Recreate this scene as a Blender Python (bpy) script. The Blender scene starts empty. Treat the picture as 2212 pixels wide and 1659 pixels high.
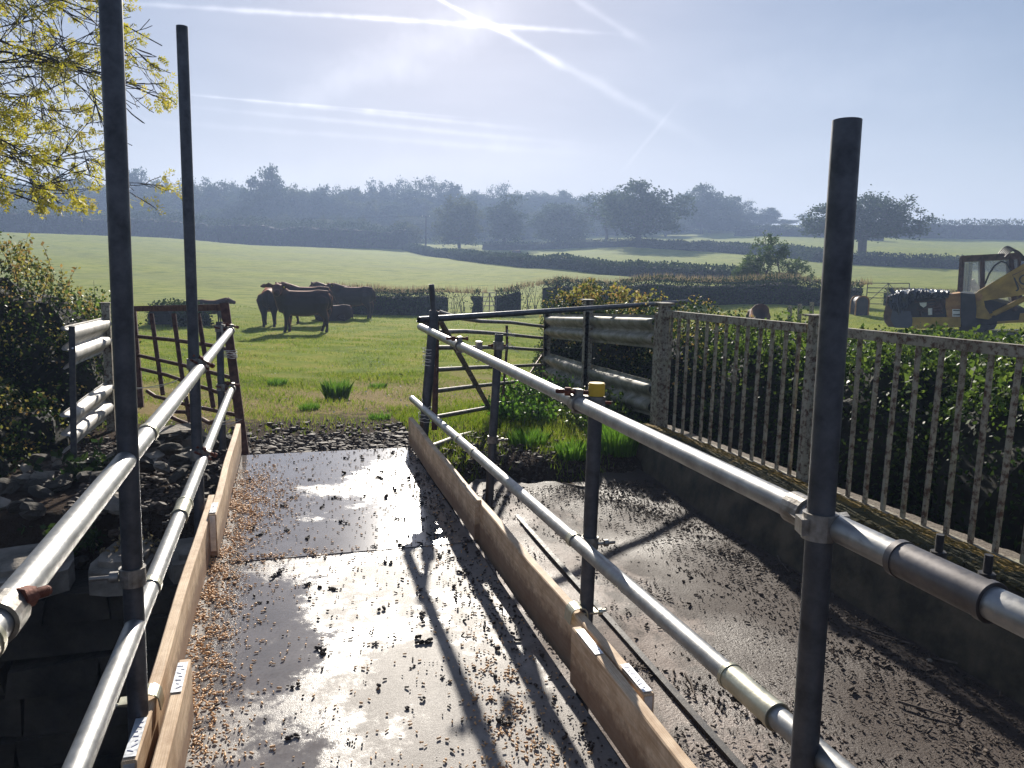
import bpy, math, random
import numpy as np
from mathutils import Vector, Matrix, Euler
PI = math.pi
random.seed(7)
rng = np.random.default_rng(11)
sc = bpy.context.scene
col = sc.collection

# ------------------------------------------------------------------ camera
YAW, PITCH, ROLL = math.radians(16.5), math.radians(8.7), math.radians(1.1)
EYE = np.array([0.0, 0.0, 1.5])
_f = np.array([math.sin(YAW)*math.cos(PITCH), math.cos(YAW)*math.cos(PITCH), -math.sin(PITCH)])
_r = np.array([math.cos(YAW), -math.sin(YAW), 0.0])
_u = np.cross(_r, _f)
CR = _r*math.cos(ROLL) + _u*math.sin(ROLL)
CU = -_r*math.sin(ROLL) + _u*math.cos(ROLL)
CW = _f
cam_d = bpy.data.cameras.new("camera")
cam = bpy.data.objects.new("camera", cam_d); col.objects.link(cam)
cam.matrix_world = Matrix(((CR[0], CU[0], -CW[0], EYE[0]), (CR[1], CU[1], -CW[1], EYE[1]),
                           (CR[2], CU[2], -CW[2], EYE[2]), (0, 0, 0, 1)))
cam_d.sensor_width = 36.0
cam_d.lens = 36.0*1661/2212
cam_d.clip_start = 0.05
cam_d.clip_end = 5000
sc.camera = cam

def ray(x, y):
    """direction of the sight line through point (x, y) of the 2212 x 1659 photograph"""
    return CW + CR*(x-1106.0)/1661.0 - CU*(y-829.5)/1661.0
def at(x, y, d): return EYE + ray(x, y)*d
def onu(x, y, u):
    r = ray(x, y); return EYE + r*(u/r[0])
def onv(x, y, v):
    r = ray(x, y); return EYE + r*(v/r[1])
def onz(x, y, z):
    r = ray(x, y); return EYE + r*((z-EYE[2])/r[2])
def onr(x, y, R):
    r = ray(x, y); return EYE + r*(R/math.hypot(r[0], r[1]))

# ------------------------------------------------------------------ light
SUN_EL, SUN_AZ = math.radians(23.2), math.radians(11.2)
sun_dir = Vector((math.sin(SUN_AZ)*math.cos(SUN_EL), math.cos(SUN_AZ)*math.cos(SUN_EL), math.sin(SUN_EL)))
sd = bpy.data.lights.new("sun", 'SUN'); sd.energy = 4.9; sd.angle = math.radians(0.6); sd.color = (1.0, 0.93, 0.82)
so = bpy.data.objects.new("sun", sd); col.objects.link(so)
so.rotation_euler = sun_dir.to_track_quat('Z', 'Y').to_euler()
so.location = (20, 60, 40)

w = bpy.data.worlds.new("World"); sc.world = w; w.use_nodes = True
nt = w.node_tree; nt.nodes.clear()
N = nt.nodes.new
def L(a, b): nt.links.new(a, b)
wo = N('ShaderNodeOutputWorld'); bg = N('ShaderNodeBackground'); bg.inputs[1].default_value = 0.066
sky = N('ShaderNodeTexSky'); sky.sky_type = 'NISHITA'; sky.sun_disc = False
sky.sun_elevation = SUN_EL; sky.sun_rotation = SUN_AZ
sky.altitude = 60; sky.air_density = 1.0; sky.dust_density = .25; sky.ozone_density = 2.0
tc = N('ShaderNodeTexCoord')
def M(op, a, b=None, c=None):
    n = N('ShaderNodeMath'); n.operation = op
    for i, v in enumerate((a, b, c)):
        if v is None: continue
        if isinstance(v, (int, float)): n.inputs[i].default_value = v
        else: L(v, n.inputs[i])
    return n.outputs[0]
def DOT(v):
    n = N('ShaderNodeVectorMath'); n.operation = 'DOT_PRODUCT'; L(tc.outputs['Generated'], n.inputs[0])
    n.inputs[1].default_value = tuple(float(t) for t in v); return n.outputs['Value']
nz = N('ShaderNodeTexNoise'); nz.inputs['Scale'].default_value = 9; nz.inputs['Detail'].default_value = 6
L(tc.outputs['Generated'], nz.inputs['Vector'])
nz2 = N('ShaderNodeTexNoise'); nz2.inputs['Scale'].default_value = 34; nz2.inputs['Detail'].default_value = 3
L(tc.outputs['Generated'], nz2.inputs['Vector'])
wob = M('MULTIPLY', M('SUBTRACT', nz.outputs['Fac'], 0.5), 0.020)
def trail(x0, y0, x1, y1, wid, k, fade0=.15, fade1=.3, rough=.35, grow=0.0):
    """a condensation trail: a band along a great circle of the sky between two directions"""
    a = ray(x0, y0); a = a/np.linalg.norm(a); b = ray(x1, y1); b = b/np.linalg.norm(b)
    n = np.cross(a, b); n /= np.linalg.norm(n); t = b-a; ln = np.linalg.norm(t); t = t/ln
    s = M('DIVIDE', M('SUBTRACT', DOT(t), float(a@t)), float((b-a)@t))        # 0..1 along
    wd = M('MULTIPLY', M('MULTIPLY', M('ADD', M('MULTIPLY', s, grow), 1.0), wid*.85), M('ADD', M('MULTIPLY', nz2.outputs['Fac'], 1.6), .2))
    d = M('DIVIDE', M('ADD', DOT(n), M('MULTIPLY', wob, min(1.0, wid*60))), wd)
    g = M('EXPONENT', M('MULTIPLY', M('MULTIPLY', d, d), -1.0))
    m0 = N('ShaderNodeMapRange'); m0.interpolation_type = 'SMOOTHSTEP'; L(s, m0.inputs[0]); m0.inputs[1].default_value = -fade0; m0.inputs[2].default_value = fade0
    m1 = N('ShaderNodeMapRange'); m1.interpolation_type = 'SMOOTHSTEP'; L(s, m1.inputs[0]); m1.inputs[1].default_value = 1-fade1; m1.inputs[2].default_value = 1+.02
    m1.inputs[3].default_value = 1; m1.inputs[4].default_value = 0
    v = M('MULTIPLY', M('MULTIPLY', g, m0.outputs[0]), m1.outputs[0])
    v = M('MULTIPLY', v, M('MAXIMUM', M('ADD', M('MULTIPLY', M('SUBTRACT', nz2.outputs['Fac'], .5), 5*rough), .9), .1))
    return M('MULTIPLY', v, k)
EXPOSURE = 0.9
TRAIL_K = 1.8
SKY_MAX = (11.5, 11.2, 12.2)
SKY_CORONA = .9
SKY_TINT = (1.12, 1.03, 1.10)
HAZE_C, HAZE_D, HAZE_G = (.48, .64, .97), .0017, .2
ASH_SEED = 8
TRAILS = [
    (250, 5, 1380, 76, .0028, 1.2, .25, .25, .5, 0),
    (940, -5, 1110, 82, .0022, 1.6, .05, .2, .3, .3),
    (1060, 50, 1240, 160, .0030, 1.2, .2, .3, .2, .5),
    (1180, 120, 1560, 330, .0050, .60, .2, .5, .2, .8),
    (1230, -10, 1420, 110, .0042, .50, .2, .4, .3, .3),
    (620, 225, 1130, 5, .020, .55, .3, .2, .3, .5),
    (420, 205, 1250, 290, .0020, .75, .3, .45, .3, .8),
    (400, 205, 1100, 262, .0011, .8, .2, .5, .3, .6),
    (500, 240, 1300, 316, .0026, .55, .3, .4, .3, .5),
    (400, 268, 1350, 340, .0032, .40, .3, .4, .3, .5),
    (1450, 240, 1335, 382, .0024, .45, .3, .4, .2, .3),
    (1500, 200, 2212, 130, .025, .30, .3, .3, .3, 1.0),
    (500, 380, 1500, 330, .020, .25, .4, .5, .2, .2),
]
tot = None
for t in TRAILS:
    v = trail(*t); tot = v if tot is None else M('ADD', tot, v)
# thin high cloud streaks
mp = N('ShaderNodeMapping'); L(tc.outputs['Generated'], mp.inputs[0]); mp.inputs['Scale'].default_value = (2.0, 2.0, 9.0)
mp.inputs['Rotation'].default_value = (0.05, 0.12, 0)
n3 = N('ShaderNodeTexNoise'); n3.inputs['Scale'].default_value = 1.6; n3.inputs['Detail'].default_value = 7; n3.inputs['Roughness'].default_value = .55
L(mp.outputs[0], n3.inputs['Vector'])
mr = N('ShaderNodeMapRange'); L(n3.outputs['Fac'], mr.inputs[0]); mr.inputs[1].default_value = .42; mr.inputs[2].default_value = .75
tot = M('ADD', tot, M('MULTIPLY', mr.outputs[0], .32))
# clouds glow more towards the sun
sg = M('MAXIMUM', DOT(sun_dir), 0.0)
glow = M('ADD', M('MULTIPLY', M('POWER', sg, 30.0), 1.0), .8)
corona = M('ADD', M('MULTIPLY', M('POWER', sg, 160.0), SKY_CORONA), M('MULTIPLY', M('POWER', sg, 24.0), SKY_CORONA*.22))
# pale mist low along the horizon
hz_ = M('EXPONENT', M('MULTIPLY', M('MAXIMUM', DOT((0, 0, 1)), 0.0), -9.0))
tot = M('ADD', tot, M('MULTIPLY', hz_, 1.6))
ccol = N('ShaderNodeMix'); ccol.data_type = 'RGBA'; ccol.blend_type = 'MULTIPLY'; ccol.inputs[0].default_value = 1
cmb = N('ShaderNodeCombineColor')
tv = M('ADD', M('MULTIPLY', M('MULTIPLY', tot, glow), TRAIL_K), corona)
for i, f in enumerate((1.0, .97, .93)): L(M('MULTIPLY', tv, f), cmb.inputs[i])
ad = N('ShaderNodeMix'); ad.data_type = 'RGBA'; ad.blend_type = 'ADD'; ad.inputs[0].default_value = 1
tint = N('ShaderNodeMix'); tint.data_type = 'RGBA'; tint.blend_type = 'MULTIPLY'; tint.inputs[0].default_value = 1
L(sky.outputs[0], tint.inputs[6]); tint.inputs[7].default_value = (*SKY_TINT, 1)
sepc = N('ShaderNodeSeparateColor'); L(tint.outputs[2], sepc.inputs[0]); soft = N('ShaderNodeCombineColor')
for i in range(3): L(M('DIVIDE', sepc.outputs[i], M('ADD', M('DIVIDE', sepc.outputs[i], SKY_MAX[i]), 1.0)), soft.inputs[i])
L(soft.outputs[0], ad.inputs[6]); L(cmb.outputs[0], ad.inputs[7])
L(ad.outputs[2], bg.inputs[0]); L(bg.outputs[0], wo.inputs[0])

sc.view_settings.view_transform = 'Standard'; sc.view_settings.look = 'None'
sc.view_settings.exposure = EXPOSURE; sc.view_settings.gamma = 1.0; sc.view_settings.use_curve_mapping = False
sc.render.resolution_x = 1024; sc.render.resolution_y = 768

# ------------------------------------------------------------------ helpers
def tag(o, label=None, cat=None, group=None, kind=None):
    if label: o['label'] = label
    if cat: o['category'] = cat
    if group: o['group'] = group
    if kind: o['kind'] = kind
    return o
def empty(name, loc, label=None, cat=None, group=None, rz=0.0):
    o = bpy.data.objects.new(name, None); col.objects.link(o)
    o.location = tuple(float(a) for a in loc); o.rotation_euler = (0, 0, rz); o.empty_display_size = .1
    return tag(o, label, cat, group)
def copy_tree(o, parent=None):
    c = o.copy(); col.objects.link(c)
    if parent is not None:
        c.parent = parent; c.matrix_parent_inverse = o.matrix_parent_inverse.copy()
    for ch in list(o.children): copy_tree(ch, c)
    return c
def V3(p): return np.array([float(p[0]), float(p[1]), float(p[2])])
def unit(v):
    v = np.asarray(v, float); return v/max(1e-9, np.linalg.norm(v))
def frame_of(d, up=(0, 0, 1)):
    d = unit(d); a = np.cross(d, up)
    if np.linalg.norm(a) < 1e-4: a = np.cross(d, (0, 1, 0))
    a = unit(a); b = np.cross(a, d); return d, a, b

class MB:
    """collects shapes into one mesh"""
    def __init__(s): s.v = []; s.f = []; s.sm = []; s.mi = []; s.m = 0
    def add(s, vs, fs, smooth=False):
        o = len(s.v); s.v.extend([tuple(map(float, p)) for p in vs])
        s.f.extend([tuple(i+o for i in f) for f in fs]); s.sm.extend([smooth]*len(fs)); s.mi.extend([s.m]*len(fs)); return s
    def box(s, c, size, X=(1, 0, 0), Y=(0, 1, 0), Z=(0, 0, 1), jit=0, taper=1.0):
        c = V3(c); X, Y, Z = V3(X), V3(Y), V3(Z); vs = []
        for k in (-1, 1):
            t = taper if k == 1 else 1.0
            for a, b in ((-1, -1), (1, -1), (1, 1), (-1, 1)):
                p = c+X*a*size[0]/2*t+Y*b*size[1]/2*t+Z*k*size[2]/2
                if jit: p = p+rng.normal(0, jit, 3)
                vs.append(p)
        return s.add(vs, [(3, 2, 1, 0), (4, 5, 6, 7), (0, 1, 5, 4), (1, 2, 6, 5), (2, 3, 7, 6), (3, 0, 4, 7)])
    def bar(s, p0, p1, w, h, up=(0, 0, 1)):
        p0, p1 = V3(p0), V3(p1); d, a, b = frame_of(p1-p0, up)
        return s.box((p0+p1)/2, (np.linalg.norm(p1-p0), w, h), d, a, b)
    def tube(s, pts, r, n=12, caps=True, hollow=0, sq=1.0, up=(0, 0, 1)):
        pts = [V3(p) for p in pts]; m = len(pts)
        rs = r if hasattr(r, '__len__') else [r]*m
        vs = []; fs = []
        pa = None
        for i, p in enumerate(pts):
            if i == 0: d = pts[1]-pts[0]
            elif i == m-1: d = pts[-1]-pts[-2]
            else: d = unit(pts[i+1]-p)+unit(p-pts[i-1])
            d, a, b = frame_of(d, up)
            if pa is not None:
                a = unit(pa-d*np.dot(pa, d)); b = np.cross(a, d)
            pa = a
            for k in range(n):
                t = 2*PI*k/n; vs.append(p+(a*math.cos(t)+b*math.sin(t)*sq)*rs[i])
        for i in range(m-1):
            for k in range(n):
                k2 = (k+1) % n; fs.append((i*n+k, i*n+k2, (i+1)*n+k2, (i+1)*n+k))
        s.add(vs, fs, n > 5)
        if caps and not hollow:
            s.add([vs[k] for k in range(n)], [tuple(range(n))[::-1]]); s.add([vs[(m-1)*n+k] for k in range(n)], [tuple(range(n))])
        if hollow:
            for e, (i, sg) in enumerate(((0, 1), (m-1, -1))):
                p = pts[i]; ring = [vs[i*n+k] for k in range(n)]
                d = unit(pts[1]-pts[0]) if i == 0 else unit(pts[-2]-pts[-1])
                inn = [p+(q-p)*hollow for q in ring]; deep = [q+d*0.12 for q in inn]
                f2 = []
                for k in range(n):
                    k2 = (k+1) % n; f2 += [(k, k2, n+k2, n+k), (n+k, n+k2, 2*n+k2, 2*n+k)]
                if sg > 0: pass
                s.add(ring+inn+deep, f2+[tuple(2*n+k for k in range(n))])
        return s
    def prism(s, poly, o, X, Y, D, t):
        """polygon (list of 2d points) in plane (o; X, Y), extruded by t along D (centred)"""
        o, X, Y, D = V3(o), V3(X), V3(Y), V3(D); n = len(poly)
        a = [o+X*p[0]+Y*p[1]-D*t/2 for p in poly]; b = [q+D*t for q in a]
        return s.add(a+b, [tuple(range(n))[::-1], tuple(range(n, 2*n))]+[(k, (k+1) % n, n+(k+1) % n, n+k) for k in range(n)])
    def arc(s, c, d, r, w, t, a0, a1, ref, n=14):
        """a curved strap of width w (along d) and thickness t round the axis (c, d)"""
        d = unit(d); a = unit(V3(ref)-d*np.dot(ref, d)); b = np.cross(d, a); c = V3(c); vs = []
        for i in range(n+1):
            th = a0+(a1-a0)*i/n; e = a*math.cos(th)+b*math.sin(th)
            for rr, sw in ((r, -.5), (r, .5), (r+t, .5), (r+t, -.5)): vs.append(c+e*rr+d*w*sw)
        fs = []
        for i in range(n):
            for k in range(4): fs.append((4*i+k, 4*i+(k+1) % 4, 4*i+4+(k+1) % 4, 4*i+4+k))
        fs += [(3, 2, 1, 0), (4*n, 4*n+1, 4*n+2, 4*n+3)]
        return s.add(vs, fs, False)
    def blob(s, c, r, seed=None, amp=.25, n=6, m=8, flat=1.0):
        c = V3(c); r = np.array(r if hasattr(r, '__len__') else (r, r, r), float); vs = [c+np.array((0, 0, -r[2]*flat))]
        g = rng
        for i in range(1, n):
            ph = -PI/2+PI*i/n
            for k in range(m):
                t = 2*PI*(k+.5*(i % 2))/m; q = 1+g.uniform(-amp, amp)
                vs.append(c+np.array((math.cos(t)*math.cos(ph)*r[0]*q, math.sin(t)*math.cos(ph)*r[1]*q, math.sin(ph)*r[2]*q)))
        vs.append(c+np.array((0, 0, r[2]*(1+g.uniform(-amp, amp))))); fs = []
        for k in range(m): fs.append((0, 1+(k+1) % m, 1+k))
        for i in range(n-2):
            for k in range(m):
                a = 1+i*m+k; b = 1+i*m+(k+1) % m; fs.append((a, b, b+m, a+m))
        e = 1+(n-2)*m
        for k in range(m): fs.append((e+k, e+(k+1) % m, len(vs)-1))
        return s.add(vs, fs, False)
    def build(s, name, mat, parent=None, local=False):
        me = bpy.data.meshes.new(name); me.from_pydata(s.v, [], s.f)
        me.polygons.foreach_set('use_smooth', s.sm)
        mats = mat if isinstance(mat, (list, tuple)) else [mat]
        for m_ in mats: me.materials.append(m_)
        if len(mats) > 1: me.polygons.foreach_set('material_index', s.mi)
        me.update()
        return link(name, me, parent, local)
def wmat(o):
    m = o.matrix_basis
    return m.copy() if o.parent is None else wmat(o.parent) @ o.matrix_parent_inverse @ m
def link(name, me, parent=None, local=False):
    """parts are modelled in world coordinates unless local is set (things that get copied)"""
    o = bpy.data.objects.new(name, me); col.objects.link(o)
    if parent is not None:
        o.parent = parent
        if not local: o.matrix_parent_inverse = wmat(parent).inverted()
    return o
def raw_mesh(name, verts, faces_n, k, mats, smooth=False, midx=None):
    """fast mesh: verts (n,3), faces_n (m,k) indices"""
    verts = np.asarray(verts, np.float32); fa = np.asarray(faces_n, np.int32)
    me = bpy.data.meshes.new(name); me.vertices.add(len(verts)); me.vertices.foreach_set('co', verts.ravel())
    me.loops.add(fa.size); me.loops.foreach_set('vertex_index', fa.ravel())
    me.polygons.add(len(fa)); me.polygons.foreach_set('loop_start', np.arange(0, fa.size, k, dtype=np.int32))
    if smooth: me.polygons.foreach_set('use_smooth', np.ones(len(fa), bool))
    for m_ in (mats if isinstance(mats, (list, tuple)) else [mats]): me.materials.append(m_)
    if midx is not None: me.polygons.foreach_set('material_index', np.asarray(midx, np.int32))
    me.update(calc_edges=True); return me
def rand_unit(n):
    v = rng.normal(size=(n, 3)); return v/np.linalg.norm(v, axis=1)[:, None]
def leaf_quads(P, size, aspect=.55, up_bias=0.0, jitter=.35, fold=True):
    """leaf-shaped faces at the points P"""
    n = len(P); d = rand_unit(n); d[:, 2] += up_bias; d /= np.linalg.norm(d, axis=1)[:, None]
    a = np.cross(d, rand_unit(n)); a /= np.linalg.norm(a, axis=1)[:, None]
    s = size*(1+rng.uniform(-jitter, jitter, n))[:, None]
    v = np.empty((n, 4, 3)); v[:, 0] = P; v[:, 1] = P+d*s*.5+a*s*aspect*.5; v[:, 2] = P+d*s; v[:, 3] = P+d*s*.5-a*s*aspect*.5
    return v.reshape(-1, 3), np.arange(4*n).reshape(-1, 4)

# ------------------------------------------------------------------ materials
def mat(name):
    m = bpy.data.materials.new(name); m.use_nodes = True; t = m.node_tree
    b = t.nodes['Principled BSDF']; return m, t, b
def ramp(t, src, stops, interp='LINEAR'):
    r = t.nodes.new('ShaderNodeValToRGB'); r.color_ramp.interpolation = interp; e = r.color_ramp.elements
    while len(e) > 1: e.remove(e[-1])
    e[0].position = stops[0][0]; e[0].color = (*stops[0][1], 1)
    for p, c in stops[1:]:
        x = e.new(p); x.color = (*c, 1)
    t.links.new(src, r.inputs[0]); return r.outputs[0]
def g3(v): return (v, v, v)
def noise(t, scale, detail=4, rough=.55, stretch=None, coord='Object', off=None, dist=0):
    tcn = t.nodes.new('ShaderNodeTexCoord'); n = t.nodes.new('ShaderNodeTexNoise')
    n.inputs['Scale'].default_value = scale; n.inputs['Detail'].default_value = detail; n.inputs['Roughness'].default_value = rough
    n.inputs['Distortion'].default_value = dist
    m = t.nodes.new('ShaderNodeMapping'); t.links.new(tcn.outputs[coord], m.inputs[0])
    if stretch: m.inputs['Scale'].default_value = stretch
    if off: m.inputs['Location'].default_value = off
    t.links.new(m.outputs[0], n.inputs['Vector']); return n.outputs['Fac']
def bump(t, b, h, strength=.3, dist=.01, prev=None):
    bn = t.nodes.new('ShaderNodeBump'); bn.inputs['Strength'].default_value = strength; bn.inputs['Distance'].default_value = dist
    t.links.new(h, bn.inputs['Height'])
    if prev is not None: t.links.new(prev, bn.inputs['Normal'])
    t.links.new(bn.outputs[0], b.inputs['Normal']); return bn.outputs[0]
def mixc(t, fac, a, b):
    m = t.nodes.new('ShaderNodeMix'); m.data_type = 'RGBA'
    if isinstance(fac, float): m.inputs[0].default_value = fac
    else: t.links.new(fac, m.inputs[0])
    for i, c in ((6, a), (7, b)):
        if isinstance(c, tuple): m.inputs[i].default_value = (*c, 1)
        else: t.links.new(c, m.inputs[i])
    return m.outputs[2]
def simple(name, c0, c1, scale=8, rough=.6, metal=0, r1=None, bmp=0, stretch=None, detail=5, lo=.35, hi=.65, bdist=.005):
    m, t, b = mat(name); n = noise(t, scale, detail, stretch=stretch)
    t.links.new(ramp(t, n, [(lo, c0), (hi, c1)]), b.inputs['Base Color'])
    b.inputs['Metallic'].default_value = metal; b.inputs['Roughness'].default_value = rough
    if r1 is not None: t.links.new(ramp(t, noise(t, scale*1.7, 5, stretch=stretch), [(.3, g3(rough)), (.7, g3(r1))]), b.inputs['Roughness'])
    if bmp: bump(t, b, noise(t, scale*4, 5, stretch=stretch), bmp, bdist)
    return m
def leafmat(name, stops, trans=.45, rough=.45, scale=3.0, spec=.35, tcol=None, hue_scale=None):
    m, t, b = mat(name)
    n = noise(t, scale, 3, coord='Object')
    wn = t.nodes.new('ShaderNodeTexWhiteNoise'); geo = t.nodes.new('ShaderNodeNewGeometry')
    t.links.new(geo.outputs['Random Per Island'], wn.inputs[0]) if False else None
    rnd = geo.outputs['Random Per Island']
    mx = t.nodes.new('ShaderNodeMath'); mx.operation = 'MULTIPLY_ADD'; t.links.new(rnd, mx.inputs[0]); mx.inputs[1].default_value = .55
    mm = t.nodes.new('ShaderNodeMath'); mm.operation = 'MULTIPLY'; t.links.new(n, mm.inputs[0]); mm.inputs[1].default_value = .45
    t.links.new(mm.outputs[0], mx.inputs[2])
    c = ramp(t, mx.outputs[0], stops); t.links.new(c, b.inputs['Base Color']); b.inputs['Roughness'].default_value = rough
    b.inputs['Specular IOR Level'].default_value = spec
    tr = t.nodes.new('ShaderNodeBsdfTranslucent')
    if tcol:
        mc = t.nodes.new('ShaderNodeMix'); mc.data_type = 'RGBA'; mc.blend_type = 'MULTIPLY'; mc.inputs[0].default_value = 1
        t.links.new(c, mc.inputs[6]); mc.inputs[7].default_value = (*tcol, 1); c = mc.outputs[2]
    t.links.new(c, tr.inputs[0]); ms = t.nodes.new('ShaderNodeMixShader'); ms.inputs[0].default_value = trans
    t.links.new(b.outputs[0], ms.inputs[1]); t.links.new(tr.outputs[0], ms.inputs[2])
    t.links.new(ms.outputs[0], t.nodes['Material Output'].inputs[0]); return m

def m_galv(name, c=(.36, .37, .39), r0=.26, r1=.46, dark=0.55):
    m, t, b = mat(name)
    n = noise(t, 14, 8, .6); n2 = noise(t, 90, 4)
    base = ramp(t, n, [(.3, tuple(x*dark for x in c)), (.55, c), (.75, tuple(min(1, x*1.25) for x in c))])
    t.links.new(base, b.inputs['Base Color']); b.inputs['Metallic'].default_value = .85
    t.links.new(ramp(t, n2, [(.3, g3(r0)), (.7, g3(r1))]), b.inputs['Roughness'])
    bump(t, b, noise(t, 60, 5), .12, .002); return m
MAT = {}
MAT['galv'] = m_galv('galvanised_tube', (.34, .34, .335), .38, .56, .65)
MAT['galv_dark'] = m_galv('shaded_tube', (.10, .105, .12), .40, .62, .55)  # same galvanised steel, the posts' shaded look put into a darker colour
MAT['sleeve_grey'] = m_galv('grey_sleeve', (.16, .15, .15), .42, .6, .7)
MAT['steel'] = simple('clamp_steel', (.16, .14, .12), (.34, .33, .31), 30, .4, .8, .6, .2)
MAT['zinc'] = simple('zinc_sleeve', (.42, .40, .30), (.60, .58, .46), 20, .3, .8, .45, .1)
MAT['rust'] = simple('rusty_bolt', (.10, .03, .02), (.22, .08, .05), 60, .7, .4, .8, .3)
MAT['gate_rust'] = simple('rusty_gate_steel', (.055, .022, .018), (.14, .07, .05), 22, .55, .4, .75, .25)
MAT['gate_grey'] = simple('grey_gate_tube', (.10, .085, .07), (.26, .24, .22), 18, .45, .55, .65, .2)
MAT['dark_iron'] = simple('dark_angle_iron', (.03, .03, .035), (.07, .065, .06), 25, .5, .5, .7, .2)
MAT['twine'] = simple('pale_twine', (.55, .53, .48), (.75, .73, .68), 60, .8)
MAT['yellow_cap'] = simple('yellow_plastic_cap', (.55, .33, .02), (.72, .46, .04), 20, .45)
def m_wood():
    m, t, b = mat('pine_board')
    n = noise(t, 10, 6, .6, stretch=(9, .8, 9)); n2 = noise(t, 3.0, 3)
    c = ramp(t, n, [(.25, (.60, .42, .25)), (.5, (.73, .54, .35)), (.75, (.80, .64, .45))])
    grime = ramp(t, noise(t, 7, 7, .7), [(.42, (1, 1, 1)), (.68, (.50, .40, .32))])
    mc = t.nodes.new('ShaderNodeMix'); mc.data_type = 'RGBA'; mc.blend_type = 'MULTIPLY'; mc.inputs[0].default_value = .8
    t.links.new(c, mc.inputs[6]); t.links.new(grime, mc.inputs[7])
    wv = t.nodes.new('ShaderNodeTexWave'); wv.inputs['Scale'].default_value = 9; wv.inputs['Distortion'].default_value = 9; wv.inputs['Detail'].default_value = 3
    tcn = t.nodes.new('ShaderNodeTexCoord'); mp_ = t.nodes.new('ShaderNodeMapping'); mp_.inputs['Scale'].default_value = (6, .35, 6)
    t.links.new(tcn.outputs['Object'], mp_.inputs[0]); t.links.new(mp_.outputs[0], wv.inputs['Vector'])
    c2 = mixc(t, ramp(t, wv.outputs['Fac'], [(.0, g3(.35)), (.5, g3(0))]), mc.outputs[2], (.34, .19, .09))
    # splashed mud low on the boards
    sx = t.nodes.new('ShaderNodeSeparateXYZ'); t.links.new(tcn.outputs['Object'], sx.inputs[0])
    mz = t.nodes.new('ShaderNodeMath'); mz.operation = 'MULTIPLY_ADD'; t.links.new(noise(t, 26, 6, .7), mz.inputs[0]); mz.inputs[1].default_value = -.16; t.links.new(sx.outputs[2], mz.inputs[2])
    c3 = mixc(t, ramp(t, mz.outputs[0], [(-.05+.05, g3(.75)), (.06, g3(0))]), c2, (.16, .085, .05))
    t.links.new(c3, b.inputs['Base Color']); b.inputs['Roughness'].default_value = .7
    bump(t, b, n, .3, .004); return m
MAT['wood'] = m_wood()
MAT['tag'] = simple('metal_plate', (.55, .57, .60), (.75, .77, .80), 40, .3, .6, .5)
MAT['ink'] = simple('blue_ink', (.03, .05, .20), (.05, .08, .25), 40, .5)

# ------------------------------------------------------------------ terrain
AZ_T = np.radians([-180, -60, -17, -9.4, -.4, 12.9, 26.5, 36.2, 50.2, 75, 180])
R_T = np.array([0, 6.5, 12, 20, 26, 32, 40, 60, 90, 130, 160, 190, 230, 280, 340, 480, 900], float)
Z_L = [-.12, -.12, -.38, -.60, -.68, -.70, -.62, .0, 1.5, 3.8, 5.6, 5.6, 6.0, 10.5, 16, 20, 20]
Z_T = np.array([
    [-.3]*17,
    [-.12, -.12, -.3, -.5, -.6, -.6, -.5, .2, 1.8, 4.2, 6.0, 6.4, 7.5, 11, 16, 20, 20],
    Z_L,
    Z_L,
    [-.12, -.12, -.38, -.60, -.68, -.76, -.75, -.05, 1.2, 3.1, 4.5, 5.0, 6.2, 11, 16, 20, 20],
    [-.12, -.12, -.38, -.62, -.74, -.82, -.88, -.20, .75, 2.35, 3.4, 6.0, 9.0, 14, 18, 20, 20],
    [-.12, -.12, -.38, -.66, -.78, -.74, -.45, .10, 1.25, 3.6, 5.6, 7.6, 11.0, 15, 18, 20, 20],
    [-.12, -.2, -.45, -.68, -.72, -.55, -.15, .40, 1.55, 4.0, 6.4, 9.0, 12.5, 17, 19, 20, 20],
    [-.12, -.2, -.42, -.50, -.38, -.33, -.25, .15, 1.40, 3.6, 5.4, 7.2, 10.4, 12, 12, 11, 10],
    [-.12, -.2, -.42, -.50, -.38, -.33, -.25, .15, 1.40, 3.6, 5.4, 7.0, 9.2, 10, 10, 10, 10],
    [-.3]*17])
def _sm(t): return t*t*(3-2*t)
def _cr(y0, y1, y2, y3, t):
    return y1+.5*t*(y2-y0+t*(2*y0-5*y1+4*y2-y3+t*(3*(y1-y2)+y3-y0)))
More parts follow.
